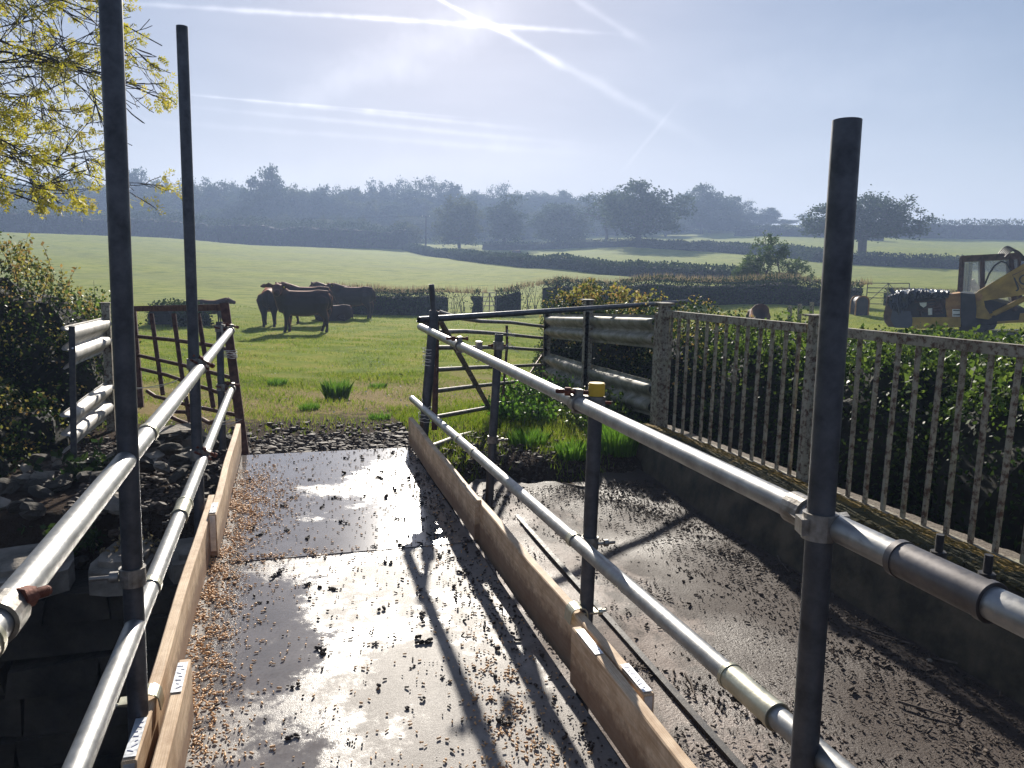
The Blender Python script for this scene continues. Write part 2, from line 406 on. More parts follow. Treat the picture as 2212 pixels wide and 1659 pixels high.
def terrain(x, y):
    x = np.asarray(x, float); y = np.asarray(y, float)
    r = np.hypot(x, y); a = np.arctan2(x, y)
    j = np.clip(np.searchsorted(R_T, r, side='right')-1, 0, len(R_T)-2)
    t = np.clip((r-R_T[j])/(R_T[j+1]-R_T[j]), 0, 1)
    i = np.clip(np.searchsorted(AZ_T, a, side='right')-1, 0, len(AZ_T)-2)
    s = _sm(np.clip((a-AZ_T[i])/(AZ_T[i+1]-AZ_T[i]), 0, 1))
    def rowz(ii):
        j0 = np.maximum(j-1, 0); j3 = np.minimum(j+2, len(R_T)-1)
        return _cr(Z_T[ii, j0], Z_T[ii, j], Z_T[ii, j+1], Z_T[ii, j3], t)
    z = rowz(i)*(1-s)+rowz(i+1)*s
    k = np.clip((r-9)/30, 0, 1)
    z = z+k*(.07*np.sin(x*.31+1.3*np.sin(y*.17))*np.cos(y*.23+.7)+.03*np.sin(x*.9+y*.4))*np.clip(1.6-r/150, .4, 1)
    z = z+.02*np.sin(x*2.1+y*1.3)*np.cos(y*2.7-x)*np.clip((r-6.2)/3, 0, 1)
    # the stream bed under the bridge
    def ss(e0, e1, v): return _sm(np.clip((v-e0)/(e1-e0), 0, 1))
    pit = (1-ss(4.95, 5.25, y))*ss(-3.2, -2.6, y)*ss(-14, -11, x)*(1-ss(3.7, 4.3, x))
    z = z*(1-pit)+(-2.1)*pit
    z = z-.28*(1-ss(5.55, 6.15, y))*ss(.92, 1.05, x)*(1-ss(2.95, 3.1, x))
    return z
nr_az = np.concatenate([np.linspace(-180, -24, 60)[:-1], np.linspace(-24, 56, 321), np.linspace(56, 180, 50)[1:-1]])
radii = [0.0, .4]
while radii[-1] < 1200: radii.append(radii[-1]*1.018+.035)
radii = np.array(radii[1:]); A_, R_ = np.meshgrid(np.radians(nr_az), radii)
X_ = R_*np.sin(A_); Y_ = R_*np.cos(A_); Zg = terrain(X_, Y_)
na, nrr = len(nr_az), len(radii)
vs = np.stack([X_, Y_, Zg], -1).reshape(-1, 3)
ii, jj = np.meshgrid(np.arange(na), np.arange(nrr-1)); i2 = (ii+1) % na
fa = np.stack([jj*na+ii, (jj+1)*na+ii, (jj+1)*na+i2, jj*na+i2], -1).reshape(-1, 4)[:, ::-1]
m, t, b = mat('meadow')
geo = t.nodes.new('ShaderNodeNewGeometry'); sp = t.nodes.new('ShaderNodeSeparateXYZ'); t.links.new(geo.outputs['Position'], sp.inputs[0])
g1 = noise(t, .9, 8, .65); g2 = noise(t, .06, 5, .6); g3n = noise(t, 5, 6, .7); g4 = noise(t, .55, 9, .78, stretch=(1, 2.4, 1))
near = ramp(t, g1, [(.3, (.10, .155, .008)), (.48, (.20, .25, .012)), (.62, (.30, .29, .03)), (.75, (.29, .23, .09))])
far = ramp(t, g4, [(.36, (.12, .18, .022)), (.47, (.26, .30, .045)), (.6, (.37, .38, .08))])
far = mixc(t, ramp(t, g2, [(.35, g3(0)), (.65, g3(.5))]), far, (.20, .23, .10))
vd = t.nodes.new('ShaderNodeVectorMath'); vd.operation = 'LENGTH'; t.links.new(geo.outputs['Position'], vd.inputs[0])
def mrange(t, src, a, b_, c=0., d=1.):
    n = t.nodes.new('ShaderNodeMapRange'); t.links.new(src, n.inputs[0]); n.inputs[1].default_value = a; n.inputs[2].default_value = b_
    n.inputs[3].default_value = c; n.inputs[4].default_value = d; n.interpolation_type = 'SMOOTHSTEP'; return n.outputs[0]
def addm(t, a, b_, op='ADD'):
    n = t.nodes.new('ShaderNodeMath'); n.operation = op
    for i, v in enumerate((a, b_)):
        if isinstance(v, (int, float)): n.inputs[i].default_value = v
        else: t.links.new(v, n.inputs[i])
    return n.outputs[0]
c = mixc(t, mrange(t, vd.outputs['Value'], 22, 48), near, far)
# trampled straw and bare soil by the ramp
soilf = addm(t, mrange(t, sp.outputs[1], 7.2, 11.5, .95, 0), addm(t, g3n, .5, 'SUBTRACT'))
strawf = addm(t, mrange(t, sp.outputs[1], 7.5, 17, .75, 0), addm(t, g1, .52, 'SUBTRACT'))
c = mixc(t, mrange(t, strawf, .05, .5), c, (.30, .225, .10))
c = mixc(t, mrange(t, soilf, .45, .8), c, (.055, .037, .026))
c = mixc(t, mrange(t, sp.outputs[2], -.55-.25, -1.0-.3, 0, 1) if False else 0.0, c, (.02, .02, .02))
t.links.new(c, b.inputs['Base Color']); b.inputs['Roughness'].default_value = .95; b.inputs['Specular IOR Level'].default_value = .04
bump(t, b, addm(t, g3n, noise(t, 30, 4, .7)), .9, .06)
MAT['meadow'] = m
tag(link('ground', raw_mesh('ground', vs, fa, 4, m, smooth=True)), kind='structure')
def gz(x, y): return float(terrain(x, y))
def ground_at(px, py, r):
    """where the sight line of column px meets the ground at distance r"""
    p = onr(px, py, r); return np.array((p[0], p[1], gz(p[0], p[1])))

# ------------------------------------------------------------------ concrete road, kerb wall, abutment
def m_road():
    m, t, b = mat('mud_stained_concrete')
    a = noise(t, 2.2, 7, .65); d = noise(t, 9, 8, .7, stretch=(1, .55, 1)); f = noise(t, 90, 4, .7)
    c = ramp(t, a, [(.3, (.16, .115, .092)), (.5, (.25, .19, .155)), (.7, (.32, .255, .215))])
    geo = t.nodes.new('ShaderNodeNewGeometry'); sp = t.nodes.new('ShaderNodeSeparateXYZ'); t.links.new(geo.outputs['Position'], sp.inputs[0])
    # mud patches; dark brown cover grows towards the kerb and the far end
    e = addm(t, mrange(t, sp.outputs[0], 1.5, 2.55, 0, .30), d)
    e = addm(t, e, mrange(t, sp.outputs[1], 4.9, 6.4, 0, .10))
    c = mixc(t, mrange(t, e, .45, .62), c, (.055, .037, .027))
    c = mixc(t, ramp(t, f, [(.45, g3(0)), (.7, g3(.6))]), c, (.08, .06, .05))
    t.links.new(c, b.inputs['Base Color'])
    t.links.new(ramp(t, noise(t, 1.3, 4), [(.35, g3(.42)), (.6, g3(.75))]), b.inputs['Roughness']); b.inputs['Specular IOR Level'].default_value = .35
    bump(t, b, addm(t, f, d), .5, .012); return m
MAT['road'] = m_road()
RZ = -.28
mb = MB(); n = 24; vs = []; fs = []
xs = np.linspace(1.14, 2.92, n)
ys = np.linspace(-2.5, 5.75, 80)
for y in ys:
    for x in xs:
        e = .06*min(1, max(0, (y-4.8)/.9))
        vs.append((x, y+(.18*math.sin(x*5)+.1*math.sin(x*13) if y == ys[-1] else 0), RZ+.004*math.sin(x*7+y*3)+e))
for j in range(len(ys)-1):
    for i in range(n-1): fs.append((j*n+i, j*n+i+1, (j+1)*n+i+1, (j+1)*n+i))
mb.add(vs, fs, True)
mb.box((2.03, 1.2, RZ-.16), (1.78, 7.3, .28))
tag(mb.build('road', MAT['road']), kind='structure')

def m_moss():
    m, t, b = mat('mossy_concrete')
    a = noise(t, 3.2, 7, .7); f = noise(t, 55, 5, .7)
    geo = t.nodes.new('ShaderNodeNewGeometry'); sp = t.nodes.new('ShaderNodeSeparateXYZ'); t.links.new(geo.outputs['Position'], sp.inputs[0])
    a2 = noise(t, 9, 7, .75, off=(4, 2, 1))
    gold = addm(t, a2, mrange(t, sp.outputs[0], 3.08, 3.26, -.12, .10))
    c = mixc(t, mrange(t, a, .4, .6), (.035, .036, .009), (.085, .070, .014))
    c = mixc(t, mrange(t, gold, .46, .56), c, (.27, .165, .018))
    c = mixc(t, mrange(t, addm(t, a2, mrange(t, sp.outputs[0], 3.22, 3.34, -.2, .22)), .52, .6), c, (.24, .20, .16))
    t.links.new(mixc(t, ramp(t, f, [(.4, g3(0)), (.65, g3(.6))]), c, (.035, .026, .012)), b.inputs['Base Color'])
    b.inputs['Roughness'].default_value = .95; bump(t, b, addm(t, f, a2), .8, .02); return m
MAT['moss'] = m_moss()
MAT['old_concrete'] = simple('old_concrete', (.032, .026, .014), (.115, .088, .052), 5, .9, bmp=.6, bdist=.02, detail=8)
def ktop(y): return .035+.026*(6.3-y)
kr = empty('kerb_wall', (3.2, 2.0, RZ), 'low concrete kerb wall with dark moss on top under the steel railing', 'kerb wall')
mb = MB()
vs = []; fs = []; ny = 260; prof = [(2.88, RZ-.25), (3.0, -.03), (3.04, 0.0), (3.12, .008), (3.24, .010), (3.36, .008), (3.46, 0.0), (3.52, -.06), (3.52, -1.2)]
for j in range(ny):
    y = -2.5+j*(9.0/(ny-1))
    for k, (x, z) in enumerate(prof):
        q = .004 if 1 <= k <= 6 else .0
        vs.append((x+rng.normal(0, q), y+rng.normal(0, q), z+rng.normal(0, q)*.6+(ktop(y) if z > -.2 else 0)))
m_ = len(prof)
for j in range(ny-1):
    for k in range(m_-1): fs.append((j*m_+k, j*m_+k+1, (j+1)*m_+k+1, (j+1)*m_+k))
fs += [tuple(range(m_)), tuple(range((ny-1)*m_, ny*m_))[::-1]]
mb.add(vs, fs, True); mb.build('concrete_core', MAT['old_concrete'], kr)
# moss cushions
mb = MB()
for k in range(2600):
    x = rng.uniform(3.03, 3.28); y = rng.uniform(.5, 6.3); s = rng.uniform(.012, .045)
    if rng.random() < (x-3.03)*2.5: s *= .6
    mb.blob((x, y, ktop(y)+.026), (s*.8, s*1.2, s*.4), amp=.35, n=4, m=6)
mo = mb.build('moss', MAT['moss'], kr)
mb = MB(); vs = []; fs = []
for j in range(ny):
    y = -2.4+j*(8.85/(ny-1))
    for k, x in enumerate((3.03, 3.08, 3.14, 3.20, 3.27, 3.44)):
        vs.append((x, y+rng.normal(0, .008), ktop(y)+[.004, .026, .036, .034, .028, .020][k]+rng.normal(0, .002)))
for j in range(ny-1):
    for k in range(5): fs.append((j*6+k, j*6+k+1, (j+1)*6+k+1, (j+1)*6+k))
mb.add(vs, fs, True); mb.build('moss_mat', MAT['moss'], kr)

# abutment wall on the left with slabs and rubble
MAT['stone'] = simple('weathered_stone', (.014, .012, .009), (.085, .066, .046), 3.2, .9, bmp=.8, bdist=.03, detail=9, lo=.3, hi=.75)
MAT['stone2'] = simple('pale_slab_stone', (.10, .085, .065), (.36, .31, .25), 6, .85, bmp=.8, bdist=.02, detail=9, lo=.3, hi=.75)
mb = MB()
z = -.44; row = 0
while z > -2.2:
    h = rng.uniform(.12, .27); x = 1.0-rng.uniform(0, .3)
    while x > -7:
        l = rng.uniform(.18, .7)
        mb.box((x-l/2, 4.98+rng.normal(0, .012), z-h/2), (l-.01, .38+rng.uniform(-.05, .03), h-.012), jit=.014); x -= l
    z -= h; row += 1
mb.box((-3, 5.1, -1.3), (8, .3, 1.68))
tag(mb.build('stone_wall', MAT['stone']), 'dark rubble stone retaining wall dropping away under the left railing', 'wall')
MB_s = [(-1.55, 4.95, -.36, .62, .5, .13, .1, 'broad weathered stone slab on the wall top, furthest left'),
        (-.98, 4.93, -.37, .36, .42, .14, -.15, 'cracked pale slab on the wall top between the two rails'),
        (-.60, 4.98, -.37, .30, .36, .12, .2, 'small flat slab on the wall top beside the timber toe boards'),
        (-1.50, 5.62, -.28, .6, .45, .14, .4, 'sunlit buff slab lying below the crash barrier end'),
        (-2.25, 4.9, -.40, .6, .45, .13, 0, 'stone slab at the left edge of the wall under the bush')]
for (x, y, z, a, b_, h, rz, lb) in MB_s:
    mb = MB(); c_, s_ = math.cos(rz), math.sin(rz)
    # irregular slab outline
    k = 11; poly = []
    for i in range(k):
        th = 2*PI*i/k; q = 1/max(abs(math.cos(th)), abs(math.sin(th)))**.8*rng.uniform(.86, 1.06)
        poly.append((math.cos(th)*q*a/2, math.sin(th)*q*b_/2))
    mb.prism(poly, (x, y, z), (c_, s_, 0), (-s_, c_, .05), (0, 0, 1), h)
    poly2 = [(p[0]*.8, p[1]*.8) for p in poly]; mb.prism(poly2, (x+.01, y+.03, z+h*.6), (c_, s_, 0), (-s_, c_, .05), (0, 0, 1), h*.35)
    tag(mb.build('stone_slab', MAT['stone2']), lb, 'stone slab', 'slabs on the wall top')
# big pale block by the gate foot
mb = MB(); p = onz(382, 935, .02)
mb.box((-.98, 7.05, -.12), (.52, .42, .30), unit((1, .25, .03)), unit((-.25, 1, 0)), unit((.02, 0, 1)), jit=.025)
mb.box((-.98, 7.05, .03), (.44, .34, .05), unit((1, .25, .03)), unit((-.25, 1, 0)), jit=.02)
tag(mb.build('stone_block', MAT['stone2']), 'squared pale stone block behind the foot of the brown gate', 'stone block')
for k in range(85):
    x = rng.uniform(-1.95, -.50); y = rng.uniform(5.0, 7.0); s = rng.uniform(.04, .11)
    z = gz(x, y) if y > 5.2 else -.38
    zz = z+.22*math.exp(-((x+.85)/.4)**2)*math.exp(-((y-6.3)/.7)**2)
    mb = MB(); mb.blob((0, 0, 0), (s, s*rng.uniform(.6, 1), s*rng.uniform(.35, .6)), amp=.22, n=5, m=7)
    o = mb.build('rubble_stone', MAT['stone'] if k % 3 else MAT['stone2']); o.location = (x, y, zz+s*.3); o.rotation_euler = (rng.uniform(-.5, .5), rng.uniform(-.5, .5), rng.uniform(0, 6))
    tag(o, 'broken stone in the rubble heap left of the timber toe boards', 'stone', 'rubble stones left of the ramp')
# gravel and broken stone strip at the ramp end
mb = MB()
MAT['gravel'] = simple('dark_gravel', (.028, .018, .012), (.12, .082, .055), 30, .75, bmp=.4)
for k in range(8500):
    y = 6.22+abs(rng.normal(0, .75)); x = rng.uniform(-1.9, 1.25)
    if rng.random() < .12: x = rng.uniform(1.0, 2.9); y = rng.uniform(5.5, 7.2)
    if rng.random() < .2: x = rng.uniform(-1.4, -.5); y = rng.uniform(5.1, 7.5)
    if y > 8.3: continue
    s = min(.055, rng.lognormal(-4.25, .55))
    mb.blob((x, y, gz(x, y)+s*.25+.005), (s, s*rng.uniform(.6, 1), s*.55), amp=.3, n=4, m=5)
tag(mb.build('gravel', MAT['gravel']), kind='stuff')

# ------------------------------------------------------------------ walkway deck
def m_deck(dusty):
    m, t, b = mat('deck_sheet')
    geo = t.nodes.new('ShaderNodeNewGeometry'); sp = t.nodes.new('ShaderNodeSeparateXYZ'); t.links.new(geo.outputs['Position'], sp.inputs[0])
    pud = noise(t, 1.15, 3, .5, off=(3.1, .6, 0)); a = noise(t, 6, 6, .6); f = noise(t, 260, 3, .6)
    # standing water by the middle-left and far end
    wet = addm(t, pud, mrange(t, sp.outputs[1], 3.88, 3.98, -.04, .14))
    wet = addm(t, wet, mrange(t, sp.outputs[0], -.3, .25, .10, -.03))
    wet = addm(t, wet, mrange(t, sp.outputs[1], 1.6, 3.0, -.12, 0))
    wet = addm(t, wet, addm(t, addm(t, noise(t, 11, 7, .75), .5, 'SUBTRACT'), .45, 'MULTIPLY'))
    wetf = mrange(t, wet, .40, .60)
    dry = ramp(t, a, [(.3, (.19, .165, .145)), (.55, (.25, .22, .195)), (.75, (.30, .265, .235))])
    wetc = ramp(t, a, [(.3, (.14, .128, .122)), (.7, (.21, .19, .18))])
    c = mixc(t, wetf, dry, wetc)
    c = mixc(t, ramp(t, noise(t, 3.4, 8, .75), [(.52, g3(0)), (.7, g3(.7))]), c, (.07, .052, .042))
    c = mixc(t, ramp(t, noise(t, 70, 6, .8), [(.5, g3(0)), (.72, g3(.55))]), c, (.05, .04, .035))
    t.links.new(c, b.inputs['Base Color'])
    t.links.new(mixc(t, wetf, ramp(t, f, [(.3, g3(.50)), (.7, g3(.66))]), g3(.15)), b.inputs['Roughness'])
    cw_ = t.nodes.new('ShaderNodeMath'); cw_.operation = 'MULTIPLY'; t.links.new(wetf, cw_.inputs[0]); cw_.inputs[1].default_value = .5; t.links.new(cw_.outputs[0], b.inputs['Coat Weight']); b.inputs['Coat Roughness'].default_value = .12; b.inputs['Coat IOR'].default_value = 1.45
    b.inputs['Specular IOR Level'].default_value = .3
    bf = t.nodes.new('ShaderNodeMath'); bf.operation = 'MULTIPLY'; t.links.new(f, bf.inputs[0])
    inv = t.nodes.new('ShaderNodeMath'); inv.operation = 'SUBTRACT'; inv.inputs[0].default_value = 1.08; t.links.new(wetf, inv.inputs[1])
    t.links.new(inv.outputs[0], bf.inputs[1]); bump(t, b, bf.outputs[0], .4, .003)
    return m
MAT['deck'] = m_deck(0)
def sheet(x0, x1, y0, y1, z0, z1, lb):
    mb = MB(); n = 14
    mb.box(((x0+x1)/2, (y0+y1)/2, (z0+z1)/2-.012), (x1-x0, y1-y0, .018), (1, 0, 0), unit((0, y1-y0, z1-z0)), unit((0, -(z1-z0), y1-y0)))
    return tag(mb.build('plywood_sheet', MAT['deck']), lb, 'plywood sheet', 'plywood sheets of the walkway deck')
sheet(-.41, .965, 3.934, 6.22, .004, 0, 'far deck panel with standing water, ending at the gravel')
sheet(-.405, .96, 1.5, 3.93, 0, 0, 'near deck panel, grit dusted, with the brightest sun glare')
sheet(-.41, .965, -2.6, 1.492, 0, 0, 'deck panel under the camera at the bottom edge of the photo')
MAT['black_steel'] = simple('black_bearer_steel', (.012, .012, .013), (.03, .028, .026), 12, .5, .3, .7)
for x in (-.36, .92):
    mb = MB(); mb.box((x, 2.6, -.14), (.09, 7.2, .20))
    tag(mb.build('deck_bearer', MAT['black_steel']), 'dark steel bearer beam under the %s edge of the deck' % ('left' if x < 0 else 'right'), 'beam', 'beams carrying the deck')
mb = MB(); mb.bar((1.50, -1, RZ+.012), (1.56, 5.4, RZ+.012), .03, .02)
tag(mb.build('angle_strip', MAT['dark_iron']), 'long thin dark steel strip on the concrete beside the toe boards', 'steel strip')

# ------------------------------------------------------------------ scaffold railings
TR = .02415
def text_mesh(name, txt, size, o, X, Y, ext, material, parent):
    cu = bpy.data.curves.new('lettering', 'FONT'); cu.body = txt; cu.size = size; cu.extrude = ext; cu.align_x = 'CENTER'; cu.align_y = 'CENTER'
    tmp = bpy.data.objects.new('lettering', cu); col.objects.link(tmp); bpy.context.view_layer.update()
    me = bpy.data.meshes.new_from_object(tmp.evaluated_get(bpy.context.evaluated_depsgraph_get())); bpy.data.objects.remove(tmp)
    X, Y = V3(X), V3(Y); Z = np.cross(X, Y); Mx = Matrix(((X[0], Y[0], Z[0], o[0]), (X[1], Y[1], Z[1], o[1]), (X[2], Y[2], Z[2], o[2]), (0, 0, 0, 1)))
    me.transform(Mx); me.materials.clear(); me.materials.append(material)
    return link(name, me, parent)
def clamp(p, d, q, e, parent, side=1, rusty=True):
    """double coupler: collar round tube (p, d) and collar round tube (q, e)"""
    p, q = V3(p), V3(q); d, e = unit(d), unit(e); w_ = unit(q-p)
    mb = MB()
    for c, ax, ref in ((p, d, w_), (q, e, -w_)):
        mb.arc(c, ax, TR+.001, .048, .006, -PI, PI, ref, 20)
        a_, b_ = unit(ref), np.cross(ax, unit(ref))
        if c is p and b_[2] < 0: b_ = -b_
        # lugs for the T-bolt
        s_ = 1 if c is p else -1
        mb.box(c+b_*s_*(TR+.014)+a_*0.0, (.044, .030, .022), ax, b_, a_, jit=.001)
        mb.box(c-b_*s_*(TR+.008), (.03, .016, .03), ax, b_, a_, jit=.001)
    mb.box((p+q)/2, (.05, .045, .03), unit(np.cross(w_, d)) if abs(np.dot(d, w_)) < .9 else (1, 0, 0), d, w_)
    o = mb.build('clamp', MAT['steel'], parent)
    for c, ax, ref, s_ in ((p, d, w_, 1), (q, e, -w_, -1)):
        mb = MB()
        a_, b_ = unit(ref), np.cross(ax, unit(ref))
        if c is p and b_[2] < 0: b_ = -b_
        bd = unit(-a_*side) if c is p else unit(np.cross(e, w_))
        if c is p:
            s0 = c+b_*s_*(TR+.017)
            mb.tube([s0-bd*.045, s0+bd*.075], .0072, 8)
            mb.tube([s0+bd*.024, s0+bd*.044], .0155, 6); mb.tube([s0-bd*.05, s0-bd*.035], .012, 6)
            for k in range(9): mb.tube([s0+bd*(.048+.0027*k), s0+bd*(.0492+.0027*k)], .0084, 8)
        else:
            s0 = c+b_*s_*(TR+.016); bd = unit(ax*0+a_)
            mb.tube([s0-bd*.05, s0+bd*.055], .0055, 8); mb.tube([s0+bd*.02, s0+bd*.034], .0115, 6)
        mb.build('bolt', MAT['rust'] if rusty else MAT['steel'], o)
    return o
def sleeve(p0, p1, parent, m='zinc', bolts=1, text=True):
    p0, p1 = V3(p0), V3(p1); d = unit(p1-p0); mb = MB()
    mb.tube([p0, p1], TR+.0045, 24)
    up = unit(np.cross(np.cross(d, (0, 0, 1)), d))
    mb.tube([p0, p0+d*.012], TR+.0065, 24); mb.tube([p1-d*.012, p1], TR+.0065, 24)
    sd_ = -unit(np.cross(d, (0, 0, 1)))*bolts
    o = mb.build('sleeve_coupler', MAT[m], parent)
    for f in (.25, .75):
        mb = MB()
        c = p0+(p1-p0)*f-up*(TR+.008)*1.0+sd_*.012 if bolts < 0 or m == 'zinc' else p0+(p1-p0)*f-up*.004-sd_*(TR+.01)
        if m == 'zinc': mb.tube([c-sd_*.03, c+sd_*.05], .006, 8); mb.tube([c+sd_*.02, c+sd_*.034], .012, 6); mb.box(c+up*.004, (.03, .04, .02), d, sd_, up)
        else: 
            mb.tube([c-up*.02, c+up*.055], .006, 8); mb.tube([c+up*.014, c+up*.028], .012, 6)
        mb.build('bolt', MAT['dark_iron'], o)
    if text: 
        R_ = unit(np.cross(d, up)); nrm = unit(up*.8-R_*.6*np.sign(bolts))
        yv = unit(np.cross(nrm, d)); text_mesh('embossed_lettering', 'EN74', .016, (p0+p1)/2+nrm*(TR+.0046), -d if bolts > 0 else d, -yv if bolts > 0 else yv, .0006, MAT['steel'], o)
    return o
def strap(p, d, parent):
    mb = MB(); mb.arc(p, d, TR+.001, .035, .003, -2.2, 2.2, (0, 0, 1), 18)
    return mb.build('tube_clip', MAT['zinc'], parent)
def board_clip(p, parent, side):
    """pressed steel strap folded over the top of a toe board"""
    mb = MB(); x, y, z = p
    prof = []
    for k in range(11):
        th = PI*k/10; prof.append((x+math.cos(th)*.030, z+math.sin(th)*.022))
    prof = [(prof[0][0]+.004, z-.03)]+prof+[(prof[-1][0]-.004, z-.035)]
    vs = []; fs = []
    for (a, c_) in prof: vs += [(a, y-.032, c_), (a, y+.032, c_)]
    for (a, c_) in prof:
        dx, dz = a-x, c_-z+.02; l = math.hypot(dx, dz); vs += [(a+dx/l*.004, y-.032, c_+dz/l*.004), (a+dx/l*.004, y+.032, c_+dz/l*.004)]
    n = len(prof)
    for k in range(n-1):
        fs.append((2*k, 2*k+1, 2*k+3, 2*k+2)); o_ = 2*n; fs.append((o_+2*k+2, o_+2*k+3, o_+2*k+1, o_+2*k))
        fs.append((2*k, 2*k+2, o_+2*k+2, o_+2*k)); fs.append((2*k+3, 2*k+1, o_+2*k+1, o_+2*k+3))
    mb.add(vs, fs); mb.box((x+side*.05, y, z-.005), (.06, .045, .006)); mb.tube([(x+side*.04, y, z-.02), (x+side*.12, y, z-.01)], .006, 8)
    mb.tube([(x+side*.09, y, z-.013), (x+side*.104, y, z-.012)], .012, 6)
    return mb.build('board_clip', MAT['zinc'], parent)

def post(p_low, p_hi, zbot, r=TR, m='galv_dark', name='post', parent=None):
    p_low, p_hi = V3(p_low), V3(p_hi); d = (p_hi-p_low)/(p_hi[2]-p_low[2]); b0 = p_low+d*(zbot-p_low[2])
    mb = MB(); mb.tube([p_hi, b0], r, 28, hollow=.86)
    return mb.build(name, MAT[m], parent), b0, p_hi

Lr = empty('scaffold_railing', (-.43, 3, -.5), 'left scaffold tube railing with two bright rails, beside the drop and rubble', 'railing', 'scaffold railings of the walkway')
Lposts = [post(onv(297, 1500, 2.0), onv(222, -420, 2.0), -1.6, parent=Lr), post(onv(430, 1085, 3.72), onv(393, 57, 3.78), -.9, parent=Lr),
          post(onv(480, 930, 5.76), onv(474, 695, 5.80), -.35, parent=Lr), post((-.425, 1.02, .4), (-.435, 1.02, 2.2), -1.6, parent=Lr)]
# extend the tallest post above the frame
ru0, ru1 = V3((-.375, -.6, 1.03)), onu(498, 714, -.38)
rl0, rl1 = V3((-.375, -.4, .60)), onu(498, 845, -.385)
for a, b_ in ((ru0, ru1), (rl0, rl1)):
    mb = MB(); mb.tube([a, b_], TR, 28, hollow=.86); mb.build('rail', MAT['galv'], Lr)
def on_line(a, b_, y): t_ = (y-a[1])/(b_[1]-a[1]); return a+(b_-a)*t_
for y, (po, b0, hi) in zip((2.0, 3.78, 5.78, 1.1), Lposts):
    for ra, rb in ((ru0, ru1), (rl0, rl1)):
        if y == 2.0: continue
        yp = b0[1]+(hi[1]-b0[1])*((1.0 if ra is ru0 else .58)-b0[2])/(hi[2]-b0[2]); p = on_line(ra, rb, yp+(.025 if y > 1.5 else .1)); tq = (p[2]+(.02)-b0[2])/(hi[2]-b0[2]); q = b0+(hi-b0)*tq
        clamp(p, rb-ra, q+(0, 0, 0), hi-b0, Lr, side=1 if y < 1.5 else -1)
du = unit(ru1-ru0); dl = unit(rl1-rl0)
sleeve(on_line(ru0, ru1, .88), on_line(ru0, ru1, 1.05), Lr, bolts=1)
sleeve(on_line(rl0, rl1, 2.86), on_line(rl0, rl1, 3.02), Lr, text=False)
strap(on_line(ru0, ru1, 2.3), du, Lr); strap(on_line(rl0, rl1, 2.24), dl, Lr)
mb = MB(); q = onv(290, 1243, 2.0); mb.tube([q+(-.10, 0, 0), q+(.02, 0, 0)], .006, 8); mb.tube([q+(-.055, 0, 0), q+(-.035, 0, 0)], .014, 6)
mb.arc(Lposts[0][1]+(Lposts[0][2]-Lposts[0][1])*((q[2]-Lposts[0][1][2])/(Lposts[0][2][2]-Lposts[0][1][2])), (0, 0, 1), TR+.001, .045, .006, -PI, PI, (1, 0, 0), 18)
mb.build('clamp', MAT['steel'], Lr)

Rr = empty('scaffold_railing', (1.0, 3, -.25), 'right scaffold tube railing between the deck and the concrete road', 'railing', 'scaffold railings of the walkway')
Rposts = [post(onv(1740, 1600, 1.10), onv(1830, 260, 1.15), RZ, parent=Rr), post(onv(1266, 1330, 2.33), onv(1289, 832, 2.36), RZ, parent=Rr),
          post(onv(1055, 1105, 4.17), onv(1078, 722, 4.22), RZ, parent=Rr)]
mb = MB(); hi = Rposts[1][2]; mb.tube([hi-(0, 0, .035), hi+(0, 0, .004)], TR+.004, 24); mb.tube([hi+(0, 0, .004), hi+(0, 0, .008)], TR+.002, 24)
tag(mb.build('end_cap', MAT['yellow_cap'], Rr), 'yellow plastic cap on the shortest post')
su0, su1 = onu(2215, 1337, .935), onu(908, 706, .945); su0 = su1+(su0-su1)*1.25
sl0, sl1 = onu(1600, 1480, .935), onu(890, 861, .945); sl0 = sl1+(sl0-sl1)*1.25
for a, b_ in ((su0, su1), (sl0, sl1)):
    mb = MB(); mb.tube([a, b_], TR, 28, hollow=.86); mb.build('rail', MAT['galv'], Rr)
for y, (po, b0, hi) in zip((1.2, 2.42, 4.3), Rposts):
    for ra, rb in ((su0, su1), (sl0, sl1)):
        yp = b0[1]+(hi[1]-b0[1])*((1.0 if ra is su0 else .55)-b0[2])/(hi[2]-b0[2]); p = on_line(ra, rb, yp+(.085 if y == 1.2 else .03)); tq = (p[2]-b0[2])/(hi[2]-b0[2]); q = b0+(hi-b0)*tq
        if ra is sl0:
            if y == 1.2: continue
            mb = MB(); mb.arc(q, hi-b0, TR+.001, .04, .006, -PI, PI, (1, 0, 0), 18)
            mb.tube([q+(.02, -.02, 0), q+(.085, -.02, 0)], .006, 8); mb.tube([q+(.045, -.02, 0), q+(.06, -.02, 0)], .0125, 6)
            c = mb.build('clamp', MAT['steel'], Rr); strap(p+unit(rb-ra)*.0, rb-ra, Rr); continue
        clamp(p, rb-ra, q, hi-b0, Rr, side=1)
sleeve(on_line(su0, su1, .78), on_line(su0, su1, .955), Rr, m='sleeve_grey', bolts=1, text=False)
sleeve(on_line(sl0, sl1, 1.22), on_line(sl0, sl1, 1.40), Rr, bolts=-1)
strap(on_line(sl0, sl1, 3.85), sl1-sl0, Rr)
